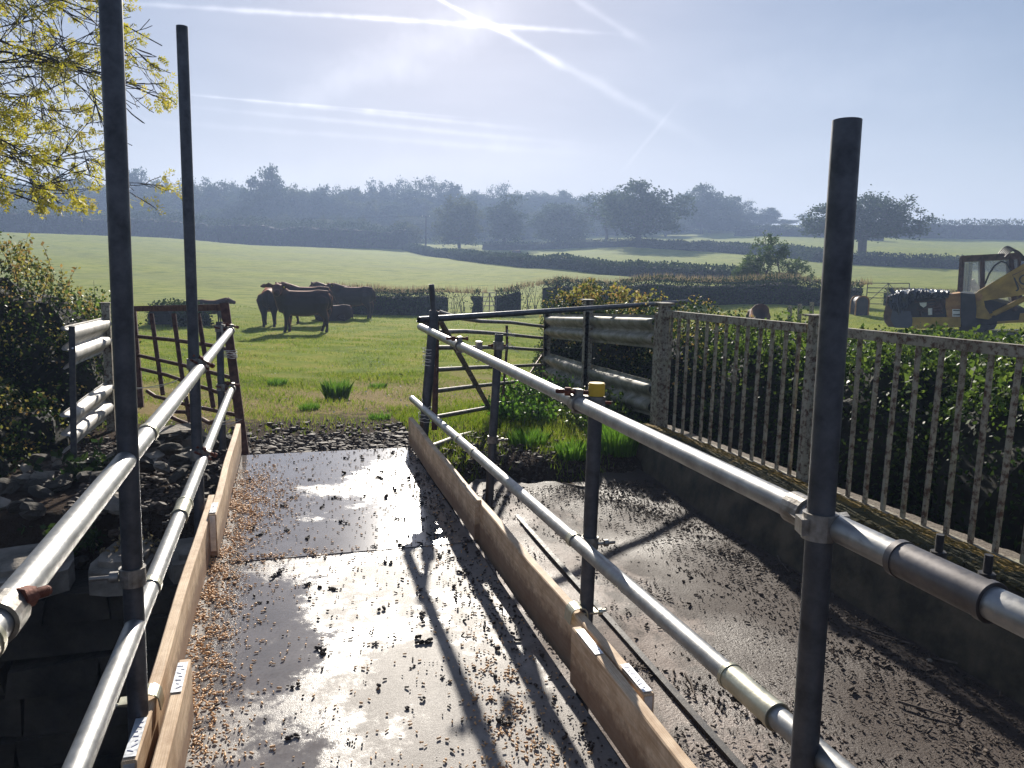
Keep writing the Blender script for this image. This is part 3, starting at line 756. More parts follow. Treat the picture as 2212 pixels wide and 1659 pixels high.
# the thick post and thin tube at the far right end, the level tube to the fence
gp = empty('gate_post', onv(918, 930, 5.7)*(1, 1, 0)+(0, 0, -.1), 'thick steel gate post bound with pale twine at the ramp end', 'gate post')
post(onv(916, 930, 5.72), onv(938, 672, 5.74), -.15, r=.0365, m='galv_dark', name='post', parent=gp)
post(onv(937, 671, 5.74), onv(932, 614, 5.74), 1.0, r=.020, m='galv_dark', name='inner_tube', parent=gp)
def twine(pts, parent=None, name='twine', r=.0028, label=None):
    mb = MB(); mb.tube(pts, r, 5)
    o = mb.build(name, MAT['twine'], parent)
    return o
def coil(c, rad, z0, z1, turns, parent, k=14):
    pts = []
    for i in range(int(turns*k)+1):
        th = 2*PI*i/k; z = z0+(z1-z0)*i/(turns*k)+rng.normal(0, .004); pts.append((c[0]+math.cos(th)*(rad+.004), c[1]+math.sin(th)*(rad+.004), z))
    twine(pts, parent)
cpt = onv(926, 750, 5.74)
coil(cpt, .04, cpt[2]+.0, cpt[2]-.14, 6, gp); cpt = onv(918, 885, 5.72); coil(cpt, .045, cpt[2]+.05, cpt[2]-.1, 5, gp)
t0, t1 = at(905, 691, 5.78), at(1484, 652, 9.05)
lt = empty('scaffold_tube', t0, 'long level scaffold tube running from the gate post across to the fence', 'tube')
mb = MB(); mb.tube([t0, t1], TR, 24, hollow=.84); mb.build('tube', MAT['galv_dark'], lt)
q = at(933, 689, 5.9)
mb = MB(); mb.arc(q, t1-t0, TR+.001, .05, .006, -PI, PI, (0, 0, 1), 18); mb.tube([q+(-.12, 0, -.02), q+(.03, 0, -.03)], .006, 8); mb.box(q+(0, 0, -.04), (.05, .05, .04))
mb.box(q+(-.05, -.03, -.03), (.06, .05, .05))
mb.build('clamp', MAT['steel'], lt)

def rescale(root, k):
    """enlarge a finished thing about the eye height point so its tubes stand clear of the boards"""
    Mx = Matrix.Translation(Vector(EYE)) @ Matrix.Scale(k, 4) @ Matrix.Translation(-Vector(EYE)); st = list(root.children)
    while st:
        o = st.pop(); st += list(o.children)
        if o.type == 'MESH': o.data.transform(Mx)
    root.location = Mx @ root.location
    for o in root.children: o.matrix_parent_inverse = wmat(root).inverted()
for r_, k in ((Lr, 1.12), (Rr, 1.10), (gp, 1.10), (lt, 1.10)): rescale(r_, k)
# timber toe boards
def toe(x, y0, y1, z0, z1, lb, thick=.038, tagpos=None, yaw=0, clip=None, side=1):
    o = empty('toe_board', (x, (y0+y1)/2, z0), lb, 'toe board', 'timber toe boards along the deck')
    mb = MB(); ny = 26; vs = []; fs = []
    for j in range(ny):
        f = j/(ny-1); y = y0+(y1-y0)*f; xx = x+yaw*(f-.5)+.003*math.sin(f*9)
        zt = z1+.0025*math.sin(f*13+x*9)
        h = thick/2; bv = .004
        for (a, c_) in ((-h, z0), (h, z0), (h, zt-bv), (h-bv, zt), (-h+bv, zt), (-h, zt-bv)):
            vs.append((xx+a, y, c_))
    for j in range(ny-1):
        for k in range(6): fs.append((j*6+k, j*6+(k+1) % 6, (j+1)*6+(k+1) % 6, (j+1)*6+k))
    fs += [tuple(range(6))[::-1], tuple(range((ny-1)*6, ny*6))]
    mb.add(vs, fs); mb.build('board', MAT['wood'], o)
    for (ty, tl) in (tagpos or []):
        mb = MB(); f = (ty-y0)/(y1-y0); xx = x+yaw*(f-.5)
        mb.box((xx, ty, z1+.0045), (thick*.8, tl, .002)); tg = mb.build('end_plate', MAT['tag'], o)
        mb = MB()
        for k in range(7):
            yy = ty+tl*(-.36+.12*k); mb.box((xx+rng.uniform(-.006, .006), yy, z1+.0062), (rng.uniform(.006, .018), .003, .0008), unit((1, rng.uniform(-.8, .8), 0)), unit((rng.uniform(-.4, .4), 1, 0)))
        mb.build('scribble', MAT['ink'], tg)
        if abs(ty-y0) < .2 or abs(ty-y1) < .2:
            ye = y0-.0015 if abs(ty-y0) < .2 else y1+.0015
            mb = MB(); mb.box((xx, ye, (z0+z1)/2+.01), (thick*.7, .002, (z1-z0)*.85)); mb.build('end_strip', MAT['tag'], o)
    if clip: board_clip((x+yaw*((clip-y0)/(y1-y0)-.5), clip, z1), o, side)
    return o
toe(-.378, 4.00, 6.3, .015, .235, 'sawn left toe board reaching the far end of the deck', tagpos=[(4.1, .17)])
toe(-.417, 2.02, 4.42, -.03, .215, 'long left toe board, outside the other two, with a curled steel clip on it', tagpos=[(2.12, .18)], clip=2.33, side=-1)
toe(-.340, .3, 2.52, .015, .225, 'nearest left toe board, chipped along its inner edge', tagpos=[(2.40, .18)])
toe(.985, 3.93, 6.3, .012, .235, 'right toe board at the far end of the deck, its square end facing us')
toe(1.024, 1.97, 4.05, -.03, .215, 'long middle right toe board with a curled steel clip over its top', tagpos=[(2.06, .17)], clip=2.56, side=1, yaw=-.03)
toe(.985, .2, 2.42, .015, .225, 'nearest right toe board, showing oblique saw marks', tagpos=[(2.30, .18)], yaw=-.02)
mb = MB(); mb.box((1.03, 4.36, .235), (.05, .06, .03), jit=.003); mb.box((-.435, 4.36, .232), (.05, .06, .02), jit=.003)

# ------------------------------------------------------------------ steel bar fence on the kerb
def m_fence():
    m, t, b = mat('flaking_fence_paint')
    n = noise(t, 28, 8, .7); a = noise(t, 4, 5)
    c = ramp(t, a, [(.3, (.22, .20, .145)), (.55, (.36, .33, .25)), (.75, (.22, .22, .13))])
    t.links.new(mixc(t, ramp(t, n, [(.47, g3(0)), (.60, g3(1))]), c, (.085, .042, .022)), b.inputs['Base Color'])
    b.inputs['Roughness'].default_value = .7; bump(t, b, n, .5, .004); return m
MAT['fence'] = m_fence()
FU = 3.32
def ftop(y): return 1.105+.013*(6.3-y)      # the rails climb slightly towards the viewer
def fbot(y): return .056+.026*(6.3-y)
fn = empty('railing_fence', (FU, 3.3, 0), 'weathered steel bar fence with flaking paint standing on the mossy kerb', 'fence')
PY = [6.36, 4.27, 2.2, .12, -1.96]
for k, y in enumerate(PY):
    mb = MB()
    zt = ftop(y)+.085; wd = .085 if k == 0 else .06
    mb.box((FU, y, (zt+.02)/2), (wd, wd*.9, zt-.02), jit=.001); mb.box((FU, y, zt+.005), (wd+.05, wd+.06, .010))
    if k == 0: mb.box((FU-.005, y+.10, .5), (.035, .09, 1.2))
    mb.build('post', MAT['fence'], fn)
for k in range(len(PY)-1):
    y0, y1 = PY[k], PY[k+1]; d = .05
    mb = MB(); mb.bar((FU, y0-d, ftop(y0)), (FU, y1+d, ftop(y1)), .050, .058); mb.build('top_rail', MAT['fence'], fn)
    mb = MB(); mb.bar((FU, y0-d, fbot(y0)), (FU, y1+d, fbot(y1)), .045, .012); mb.build('bottom_rail', MAT['fence'], fn)
    nb = 13
    for i in range(nb):
        y = y0-d-(y0-y1-2*d)*(i+.6)/(nb+.2)
        if y < -.2 and k > 2: continue
        mb = MB(); mb.bar((FU+rng.normal(0, .002), y, fbot(y)+.008), (FU+rng.normal(0, .003), y+rng.normal(0, .004), ftop(y)-.031), .020, .022, (0, 1, 0))
        mb.build('bar', MAT['fence'], fn)

# ------------------------------------------------------------------ crash barriers
def m_barrier(dirt):
    m, t, b = mat('barrier_steel')
    n = noise(t, 6, 8, .7); a = noise(t, 2.5, 4)
    if dirt: c = ramp(t, n, [(.30, (.07, .075, .035)), (.48, (.22, .21, .15)), (.62, (.38, .35, .29)), (.8, (.48, .45, .39))])
    else: c = ramp(t, n, [(.30, (.14, .13, .11)), (.45, (.36, .34, .31)), (.65, (.52, .50, .47))])
    t.links.new(c, b.inputs['Base Color']); b.inputs['Metallic'].default_value = .12
    t.links.new(ramp(t, a, [(.3, g3(.5)), (.7, g3(.75))]), b.inputs['Roughness']); bump(t, b, n, .3, .004); return m
MAT['bar_dirty'] = m_barrier(1); MAT['bar_clean'] = m_barrier(0)
def wbeam(c0, c1, h, parent, m, out):
    """W-profile beam from c0 to c1 (centre line), bulging towards out; h = height at both ends"""
    c0, c1 = V3(c0), V3(c1); out = unit(out)
    pr = [(-.5, .012), (-.47, .0), (-.40, .02), (-.34, .075), (-.22, .083), (-.12, .06), (-.05, .01), (0, .0), (.05, .01), (.12, .06), (.22, .083), (.34, .075), (.40, .02), (.47, .0), (.5, .012)]
    vs = []; fs = []; ns = 14; n = len(pr)
    for j in range(ns+1):
        f = j/ns; c = c0+(c1-c0)*f; hh = h[0]+(h[1]-h[0])*f if hasattr(h, '__len__') else h
        w_ = .004*math.sin(f*9)
        for (z, d) in pr: vs.append(c+np.array((0, 0, z*hh))+out*(d+w_))
        for (z, d) in pr: vs.append(c+np.array((0, 0, z*hh))+out*(d+w_-.005))
    for j in range(ns):
        a = 2*n*j; e = a+2*n
        for k in range(n-1):
            fs.append((a+k, a+k+1, e+k+1, e+k)); fs.append((a+n+k+1, a+n+k, e+n+k, e+n+k+1))
        fs.append((a, e, e+n, a+n)); fs.append((a+n-1, a+2*n-1, e+2*n-1, e+n-1))
    for a in (0, 2*n*ns):
        for k in range(n-1): fs.append((a+k, a+n+k, a+n+k+1, a+k+1))
    mb = MB(); mb.add(vs, fs, True); return mb.build('beam', m, parent)
rb = empty('crash_barrier', (3.5, 8.4, -.3), 'two mossy corrugated crash barrier beams on posts, right of the bent gate', 'crash barrier')
def zu(x, y): return onu(x, y, 3.5)[2]
bm = [((1425, 680), (1425, 752), (1284, 676), (1284, 738), (1207, 682), (1207, 735)), ((1418, 822), (1418, 898), (1284, 786), (1284, 862), (1207, 768), (1207, 826))]
for (a, b_, c_, d_, e_, f_) in bm:
    za, zb, zc, zd, ze, zf = [zu(*q) for q in (a, b_, c_, d_, e_, f_)]
    wbeam((3.46, 6.72, (za+zb)/2), (3.46, 8.36, (zc+zd)/2), (za-zb, zc-zd), rb, MAT['bar_dirty'], (-1, .05, .15))
    wbeam((3.475, 8.30, (zc+zd)/2-.01), (3.475, 9.95, (ze+zf)/2), ((zc-zd)*.98, ze-zf), rb, MAT['bar_dirty'], (-1, .05, .15))
for (px, y, zt, wd, cap) in ((1288, 8.36, None, .085, True), (1205, 9.98, None, .05, False)):
    zt = zu(1284, 648) if cap else zu(1205, 678)
    mb = MB(); mb.box((3.36 if cap else 3.42, y, (zt-.7)/2), (.04, wd, zt+.7)); mb.box((3.38 if cap else 3.44, y-wd/2+.006, (zt-.7)/2), (.10, .012, zt+.7))
    if cap: mb.box((3.37, y, zt+.006), (.14, .13, .012))
    mb.build('post', MAT['fence'], rb)
coil((3.36, 8.36), .05, t0[2]+.03, t0[2]-.1, 2, rb)

lb = empty('crash_barrier', (-1.5, 7.0, -.3), 'pale dented crash barrier end with two beams at the left, before the dark bush', 'crash barrier')
for (x0, y0, x0b, y0b, x1, y1, x1b, y1b, d0, d1) in ((134, 706, 150, 800, 224, 686, 226, 760, 5.75, 7.75), (132, 893, 150, 982, 230, 822, 236, 903, 5.75, 7.7)):
    p0, p0b, p1, p1b = at(x0, y0, d0), at(x0, y0b, d0), at(x1, y1, d1), at(x1, y1b, d1)
    wbeam((p0+p0b)/2, (p1+p1b)/2, (p0[2]-p0b[2], p1[2]-p1b[2]), lb, MAT['bar_clean'], (.95, -.1, .35))
def pbar(x0, y0, d0, x1, y1, d1, w_, h, parent, m, name):
    mb = MB(); mb.bar(at(x0, y0, d0), at(x1, y1, d1), w_, h, (0, 1, 0)); return mb.build(name, MAT[m], parent)
pbar(155, 705, 5.68, 160, 1010, 5.62, .042, .006, lb, 'dark_iron', 'angle_post'); pbar(151, 705, 5.70, 156, 1008, 5.64, .006, .045, lb, 'dark_iron', 'angle_post')
for (x, y) in ((157, 752), (160, 985)): mb = MB(); mb.tube([at(x, y, 5.67), at(x, y, 5.64)], .007, 8); mb.build('bolt', MAT['tag'], lb)
mb = MB(); a, b_ = at(228, 655, 7.75), at(243, 965, 7.62); mb.bar(a, b_, .075, .05, (0, 1, 0)); mb.box(a+(0, 0, .004), (.10, .08, .01)); mb.build('post', MAT['fence'], lb)

# ------------------------------------------------------------------ brown gate on the left
bgt = empty('farm_gate', at(530, 985, 6.35), 'small rusty brown gate with a wide top rail, leaning by the left toe board', 'gate')
def bd(x): return 6.35+(520-x)/(520-283)*1.55
def ppath(pts, r, parent, m, name, n=8, sq=1.0, dfun=bd, off=0):
    mb = MB(); mb.tube([at(x, y, dfun(x)+off) for x, y in pts], r, n, sq=sq); return mb.build(name, MAT[m], parent)
mb = MB(); mb.bar(at(281, 667, bd(281)), at(486, 664, bd(486)), .06, .055); mb.build('top_rail', MAT['gate_rust'], bgt)
mb = MB(); mb.bar(at(485, 655, 6.38), at(529, 985, 6.36), .07, .05, (0, 1, 0)); mb.build('stile', MAT['gate_rust'], bgt)
mb = MB(); mb.bar(at(287, 665, 7.9), at(304, 880, 7.8), .06, .05, (0, 1, 0)); mb.build('stile', MAT['gate_rust'], bgt)
for p in ([(327, 678), (339, 765), (352, 853)], [(375, 678), (390, 790), (411, 914)], [(428, 678), (445, 780), (461, 880)]):
    ppath(p, .021, bgt, 'gate_rust', 'upright')
for p in ([(299, 727), (380, 735), (455, 746), (500, 757)], [(300, 768), (400, 790), (505, 817)], [(304, 797), (360, 810), (430, 834), (510, 860)],
          [(318, 845), (335, 856), (420, 878), (514, 897)], [(365, 889), (402, 890), (412, 902), (436, 905), (452, 914), (470, 908)], [(352, 892), (385, 908), (418, 921)]):
    ppath(p, .019, bgt, 'gate_rust', 'rail', off=.03)
c = at(497, 760, 6.3); coil(c, .05, c[2]+.01, c[2]-.05, 4, bgt); c = at(512, 907, 6.3)
twine([at(480, 912, 5.85), at(505, 905, 6.25), at(523, 906, 6.3), at(500, 915, 6.2), at(478, 917, 5.85)], bgt)
twine([at(285, 842, 7.0), at(340, 833, 6.9), at(382, 824, 6.85)], bgt); twine([at(285, 838, 7.0), at(345, 836, 6.9), at(384, 820, 6.85)], bgt)
twine([at(478, 700, 5.8), at(490, 703, 6.2), at(497, 718, 6.25), at(480, 730, 5.85), at(479, 705, 5.8)], bgt)

# ------------------------------------------------------------------ bent field gate on the right
fgt = empty('field_gate', at(1070, 985, 7.2), 'bent seven bar field gate with diagonal braces between the gate post and the barrier', 'gate')
A0, A1 = onv(940, 700, 5.88), np.array((3.42, 9.85, 0))
def gd(x):
    """depth of the gate leaf at image column x"""
    lo, hi = 0.0, 1.0
    for _ in range(30):
        m_ = (lo+hi)/2; P = A0*(1, 1, 0)+(A1-A0)*(1, 1, 0)*m_+np.array((0, 0, .5)); d = P-EYE
        if 1106+1661*(d@CR)/(d@CW) < x: lo = m_
        else: hi = m_
    return d@CW
def gb(pts, r=.019, name='bar', m='gate_grey', off=0, n=9): return ppath(pts, r, fgt, m, name, n, dfun=gd, off=off)
S = lambda zx, zy: ((600+zx/2.3698)/1.15733, (400+zy/2.3698)/1.15733)
gb([S(1180, 902), S(1290, 935), S(1420, 955), S(1600, 962), S(1740, 980), S(1868, 993)])
gb([S(1175, 1018), S(1330, 1015), S(1480, 1025), S(1600, 1035), S(1740, 1050), S(1862, 1060)])
gb([S(1170, 1112), S(1350, 1110), S(1560, 1110), S(1720, 1122), S(1862, 1126)])
gb([S(1155, 1243), S(1400, 1230), S(1600, 1222), S(1862, 1210)])
gb([S(1150, 1370), S(1350, 1345), S(1600, 1318), S(1840, 1295)])
gb([S(1140, 1527), S(1300, 1498), S(1480, 1465), S(1640, 1430), S(1750, 1408)])
gb([S(1140, 1700), S(1300, 1640), S(1480, 1595), S(1640, 1530), S(1700, 1500), S(1750, 1462)], .026)
mb = MB(); mb.bar(at(*S(1190, 960), gd(948)-.03), at(*S(1483, 1480), gd(1059)-.03), .010, .045, (1, 0, 0)); mb.build('brace', MAT['gate_grey'], fgt)
gb([S(1850, 1070), S(1760, 1200), S(1690, 1310), S(1545, 1560)], .013, 'brace', 'gate_rust', -.03)
gb([S(1580, 980), S(1582, 1100), S(1565, 1300), S(1545, 1590)], .015, 'upright', 'gate_rust', .03)
gb([S(1165, 890), S(1160, 1250), S(1152, 1600)], .024, 'stile', 'gate_rust')
gb([S(1868, 985), S(1862, 1200), S(1850, 1290)], .020, 'stile', 'gate_rust')
for (zx, zy) in ((1580, 1030), (1580, 1105), (1860, 1075), (1860, 1160)):
    x, y = S(zx, zy); c = at(x, y, gd(x)-.03)
    for k in range(3):
        pts = [c+rng.normal(0, .022, 3) for _ in range(5)]+[c+np.array((.12, 0, -.03))*rng.uniform(.5, 1)+rng.normal(0, .02, 3)]
        twine(pts, fgt)
rescale(fgt, 1.10)

# ------------------------------------------------------------------ cattle
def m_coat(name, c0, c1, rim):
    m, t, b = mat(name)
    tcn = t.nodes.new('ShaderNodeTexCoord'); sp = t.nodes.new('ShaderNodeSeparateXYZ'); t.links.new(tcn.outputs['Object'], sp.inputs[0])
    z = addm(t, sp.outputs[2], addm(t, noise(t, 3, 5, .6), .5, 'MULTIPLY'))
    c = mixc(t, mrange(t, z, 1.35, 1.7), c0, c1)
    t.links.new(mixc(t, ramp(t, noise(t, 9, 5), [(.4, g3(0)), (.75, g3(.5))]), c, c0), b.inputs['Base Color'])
    b.inputs['Roughness'].default_value = .75; b.inputs['Sheen Weight'].default_value = .4; b.inputs['Sheen Roughness'].default_value = .35
    b.inputs['Sheen Tint'].default_value = (*rim, 1); bump(t, b, noise(t, 70, 4, .7), .4, .012); return m  # tinted sheen puts an orange rim light into the coat
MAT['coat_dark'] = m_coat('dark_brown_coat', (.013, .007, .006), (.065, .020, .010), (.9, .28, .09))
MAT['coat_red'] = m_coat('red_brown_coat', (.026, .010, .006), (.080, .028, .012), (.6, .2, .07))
MAT['white_hair'] = simple('white_face_hair', (.45, .43, .40), (.6, .58, .55), 20, .9)
MAT['eye'] = simple('dark_eye', (.01, .01, .01), (.02, .015, .01), 5, .15)
MAT['ear_tag'] = simple('yellow_ear_tag', (.55, .42, .04), (.6, .48, .06), 5, .5)
def remesh(mb, name, vox, smooth=2):
    me = bpy.data.meshes.new(name); me.from_pydata(mb.v, [], mb.f); o = bpy.data.objects.new(name, me); col.objects.link(o)
    r = o.modifiers.new('r', 'REMESH'); r.mode = 'VOXEL'; r.voxel_size = vox; r.use_smooth_shade = True
    s = o.modifiers.new('s', 'SMOOTH'); s.iterations = smooth; s.factor = .5
    bpy.context.view_layer.update()
    out = bpy.data.meshes.new_from_object(o.evaluated_get(bpy.context.evaluated_depsgraph_get())); bpy.data.objects.remove(o)
    out.name = name; out.materials.clear(); return out
def cow(name, loc, rz, label, coat='coat_dark', head=(0, 0), rise=.62, graze=False, lying=False, s=1.0, blaze=False, gait=0.0):
    """body along +x (head at +x), z up; head = (yaw, pitch)"""
    root = empty(name, loc, label, 'cow', 'cattle in the field', rz); root.scale = (s, s, s)
    up = .0 if not lying else -.62
    mb = MB(); Z = np.array((0, 0, up))
    # trunk as one loft: rump, belly, chest, shoulder
    body = [(-.86, 1.08, .10), (-.82, 1.07, .23), (-.70, 1.03, .325), (-.45, .97, .385), (-.10, .92, .415), (.22, .92, .415), (.48, .95, .40), (.66, .99, .34), (.78, 1.02, .25), (.85, 1.03, .12)]
    mb.tube([np.array((x, 0, z))+Z for x, z, r in body], [r*.80 for x, z, r in body], 20, sq=1.23)
    mb.tube([np.array((-.78, 0, 1.24))+Z, np.array((-.45, 0, 1.24))+Z, np.array((.1, 0, 1.19))+Z, np.array((.55, 0, 1.24))+Z], [.10, .13, .10, .10], 10)
    mb.tube([np.array((.45, 0, .72))+Z, np.array((.76, 0, .80))+Z], [.18, .15], 10)       # brisket
    # neck and head
    yw, pt = head
    nb = np.array((.62, 0, 1.10))+Z
    if graze: nd = unit((math.cos(yw), math.sin(yw), -.75)); nl = .62
    else: nd = unit((math.cos(yw*.6), math.sin(yw*.6), rise)); nl = .42
    hb = nb+nd*nl
    hd = unit((math.cos(yw)*math.cos(pt), math.sin(yw)*math.cos(pt), math.sin(pt)))
    mb.tube([nb-nd*.12, nb+nd*nl*.3, hb+nd*.03], [.31, .25, .17], 14, sq=1.15)
    mb.tube([hb-hd*.07, hb+hd*.05, hb+hd*.20, hb+hd*.33, hb+hd*.44, hb+hd*.49], [.13, .165, .14, .105, .10, .065], 14, sq=1.1)
    side = unit(np.cross((0, 0, 1), hd)); hup = np.cross(hd, side)
    mb.tube([hb+hup*.10-hd*.02, hb+hup*.145+hd*.0], [.075, .045], 8)                       # poll
    for q in (-1, 1):
        e0 = hb+side*q*.10+hup*.075; e1 = e0+side*q*.15+hup*.03-hd*.02; e2 = e0+side*q*.30-hup*.01-hd*.03
        mb.tube([e0, e1, e2], [.045, .095, .04], 8, sq=.5, up=tuple(hd))
    # legs: x, y, foot shift
    if not lying:
        for (x, y, fr, ph) in ((.50, .17, True, gait), (.52, -.17, True, -gait), (-.58, .18, False, -gait*.8), (-.62, -.18, False, gait*.8)):
            if fr: pts = [(x, y*.6, 1.12), (x, y, .88), (x+.02, y, .62), (x+.02+ph*.4, y, .40), (x+ph*.8, y, .12), (x+ph*.85+.02, y, .05), (x+ph*.85+.03, y, .0)]; rr = [.08, .19, .12, .064, .043, .055, .060]
            else: pts = [(x+.06, y*.5, 1.22), (x+.05, y*.8, 1.08), (x+.06, y, .92), (x+.04, y, .68), (x-.10, y, .46), (x-.06+ph*.7, y, .14), (x-.03+ph*.8, y, .05), (x-.02+ph*.8, y, .0)]; rr = [.08, .22, .25, .17, .080, .045, .055, .060]
            mb.tube([np.array(p) for p in pts], rr, 10)
    else:
        for (x, y) in ((.45, .26), (.45, -.26), (-.5, .34), (-.5, -.34)):
            mb.tube([np.array((x, y*.7, .22)), np.array((x+.22, y*1.25, .12)), np.array((x-.05, y*1.5, .07)), np.array((x-.12, y*1.5, .06))], [.14, .09, .06, .05], 8)
    tl = [np.array((-.79, 0, 1.22))+Z, np.array((-.88, .01, 1.12))+Z, np.array((-.90, .02, .85))+Z, np.array((-.88, .02, .60))+Z*.85]
    mb.tube(tl, [.04, .032, .024, .03], 8)
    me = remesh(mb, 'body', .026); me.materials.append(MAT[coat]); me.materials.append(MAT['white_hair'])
    if blaze:
        co = np.empty(len(me.polygons)*3); me.polygons.foreach_get('center', co); co = co.reshape(-1, 3); rel = co-hb
        al = rel@hd; sidev = np.abs(rel@side); upv = rel@hup
        w_ = (al > .0) & (al < .5) & (sidev < .055) & (upv > .0); me.polygons.foreach_set('material_index', w_.astype(np.int32))
    b_ = link('body', me, root, True)
    mb = MB()
    for q in (-1, 1): mb.blob(hb+hd*.13+side*q*.105+hup*.05, .022, amp=0, n=5, m=8)
    mb.build('eyes', MAT['eye'], root, True)
    mb = MB(); c_ = hb+side*.20+hup*.06+hd*.035; mb.box(c_, (.045, .006, .055), side, hd, hup); mb.build('ear_tag', MAT['ear_tag'], root, True)
    return root
def facing(dx, dy): return math.atan2(dy, dx)
def cw(px, py, r_, ang, label, **k):
    p = ground_at(px, 600, r_)
    if ang is None: return cow('cow', p, math.atan2(-p[1], -p[0])+.05, label, **k)
    """ang: heading relative to the viewer: 180 = facing left in the photograph, -90 = towards the viewer"""
    p = ground_at(px, 600, r_); return cow('cow', p, math.radians(ang)-YAW, label, **k)
cw(655, 712, 25.6, 200, 'dark brown cow standing side on nearest the camera with its head turned to us', head=(math.radians(84), -.32), rise=1.0, s=1.0, gait=.11)
cw(580, 697, 28.6, 105, 'dark cow standing close behind the left side of the nearest cow, seen from behind', head=(math.radians(-10), -.4), s=.97)
cw(664, 697, 29.4, 174, 'cow hidden behind the nearest one, only its rump and legs showing', head=(0, -.6), s=1.04, gait=.10)
cw(765, 683, 33.6, 177, 'dark cow standing side on at the right of the group, before the hedge', head=(math.radians(35), -.45), s=1.0, gait=.02)
cw(722, 680, 35.8, 160, 'reddish cow mostly hidden behind the head of the right-hand cow', coat='coat_red', head=(math.radians(10), -.6), s=1.0)
cw(718, 685, 31.0, 185, 'reddish cow lying down between the standing cows', coat='coat_red', head=(math.radians(0), -.5), lying=True, s=.86)
cw(452, 690, 29.6, -2, 'dark calf standing behind the brown gate on the left', head=(math.radians(8), -.25), s=.62)
cw(1645, 745, 24.5, None, 'chestnut cow grazing behind the steel fence with a white blaze on its face', coat='coat_red', head=(0, -1.1), graze=True, blaze=True, s=.88)
cw(1114, 557, 150, 10, 'tiny dark cow grazing far off in the upper field', head=(0, -1.0), graze=True, s=.9)

# ------------------------------------------------------------------ the old yellow digger
MAT['yellow'] = simple('faded_yellow_paint', (.27, .16, .025), (.52, .33, .055), 2.6, .55, .1, .7, .2, detail=9)
MAT['orange'] = simple('rusty_orange_panel', (.24, .10, .025), (.46, .25, .07), 4, .6, .1, .75, .3, detail=9)
MAT['dark_paint'] = simple('dark_worn_paint', (.012, .013, .02), (.035, .032, .04), 4, .5, .1, .7, .3)
MAT['slate'] = simple('blue_grey_panel', (.035, .042, .085), (.055, .065, .11), 3, .5, .1, .65)
MAT['tarp'] = simple('black_crumpled_tarp', (.012, .014, .02), (.03, .035, .045), 5, .22, 0, .4, .3)
MAT['brown_cab'] = simple('brown_cab_steel', (.05, .024, .02), (.13, .07, .05), 6, .6, .2, .75, .3)
MAT['white_paint'] = simple('white_enamel', (.6, .6, .58), (.75, .75, .72), 8, .4)
MAT['cream'] = simple('cream_strip', (.55, .50, .32), (.68, .62, .42), 5, .5)
MAT['rubber'] = simple('black_rubber', (.012, .012, .012), (.03, .03, .03), 12, .5)
m, t, b = mat('cab_glass'); b.inputs['Base Color'].default_value = (.85, .92, .92, 1); b.inputs['Roughness'].default_value = .05
b.inputs['Transmission Weight'].default_value = .0; b.inputs['Alpha'].default_value = .22; MAT['glass'] = m
DD = 26.3; K = .1485*DD/1661
DX = np.array((math.cos(YAW), -math.sin(YAW), 0)); DN = np.array((-math.sin(YAW), -math.cos(YAW), 0)); DZ = np.array((0, 0, 1.))
D0 = at(1906.4, 720, DD); DZ0 = 1365
_ph = YAW+math.radians(29)
DX = np.array((math.cos(_ph), -math.sin(_ph), 0)); DN = np.array((-math.sin(_ph), -math.cos(_ph), 0))
def dpt(x, y, n):
    r = ray((2180+x/5.821)/1.15733, (600+y/5.821)/1.15733); return EYE+r*(((D0-EYE)@DN)/(r@DN))+DN*(n-1.15)
dig = empty('digger', dpt(1400, 1420, 0), 'old yellow excavator with a brown cab, cut off by the right edge of the photo', 'digger')
def dprism(mb, poly, n, t):
    q = [dpt(x, y, n)-D0 for x, y in poly]; mb.prism([(p@DX, p[2]) for p in q], D0+DN*(q[0]@DN), DX, DZ, DN, t)
def dp(name, poly, m_, y0, y1, parent=dig, bevel=0):
    """side-view polygon in tracing units, from y0 to y1 metres nearer to the viewer"""
    mb = MB(); dprism(mb, poly, (y0+y1)/2, y1-y0); return mb.build(name, MAT[m_], parent)
dp('counterweight', [(222, 822), (165, 1100), (180, 1192), (235, 1262), (330, 1270), (330, 822)], 'brown_cab', -1.15, 1.15)
dp('engine_bay', [(330, 850), (330, 1250), (1085, 1130), (1085, 880), (700, 800)], 'dark_paint', -.95, .95)
dp('chassis_beam', [(520, 1128), (520, 1290), (700, 1294), (1290, 1268), (1290, 1124)], 'yellow', -1.1, 1.12)
dp('side_panel', [(300, 1010), (560, 1040), (590, 1160), (575, 1285), (330, 1275), (270, 1150)], 'slate', 1.13, 1.19)
pn = dp('engine_cover', [(1075, 830), (1150, 790), (1290, 770), (1290, 1130), (1100, 1130), (1068, 980)], 'orange', -1.1, 1.12)
pl = dp('warning_plate', [(1168, 1006), (1280, 1006), (1280, 1116), (1168, 1116)], 'white_paint', 1.123, 1.135)
dp('stripe', [(1182, 1018), (1278, 1018), (1278, 1032), (1182, 1032)], 'rubber', 1.136, 1.139, pl)
dp('stripe', [(1182, 1082), (1278, 1078), (1278, 1098), (1182, 1098)], 'rubber', 1.136, 1.139, pl)
dp('tank', [(690, 915), (795, 910), (790, 960), (750, 985), (700, 950)], 'white_paint', .96, 1.12)
mb = MB(); mb.tube([dpt(845, 995, 1.05), dpt(845, 1092, 1.05)], .065, 14); mb.build('oil_filter', MAT['white_paint'], dig)
mb = MB()
for k in range(16): mb.tube([dpt(rng.uniform(600, 1060), rng.uniform(840, 1110), .97), dpt(rng.uniform(600, 1060), rng.uniform(840, 1110), 1.04), dpt(rng.uniform(600, 1060), rng.uniform(900, 1110), .97)], .025, 6)
mb.blob(dpt(950, 990, .92), (.2, .15, .16), amp=.1); mb.blob(dpt(1050, 900, .9), (.12, .15, .12), amp=.1)
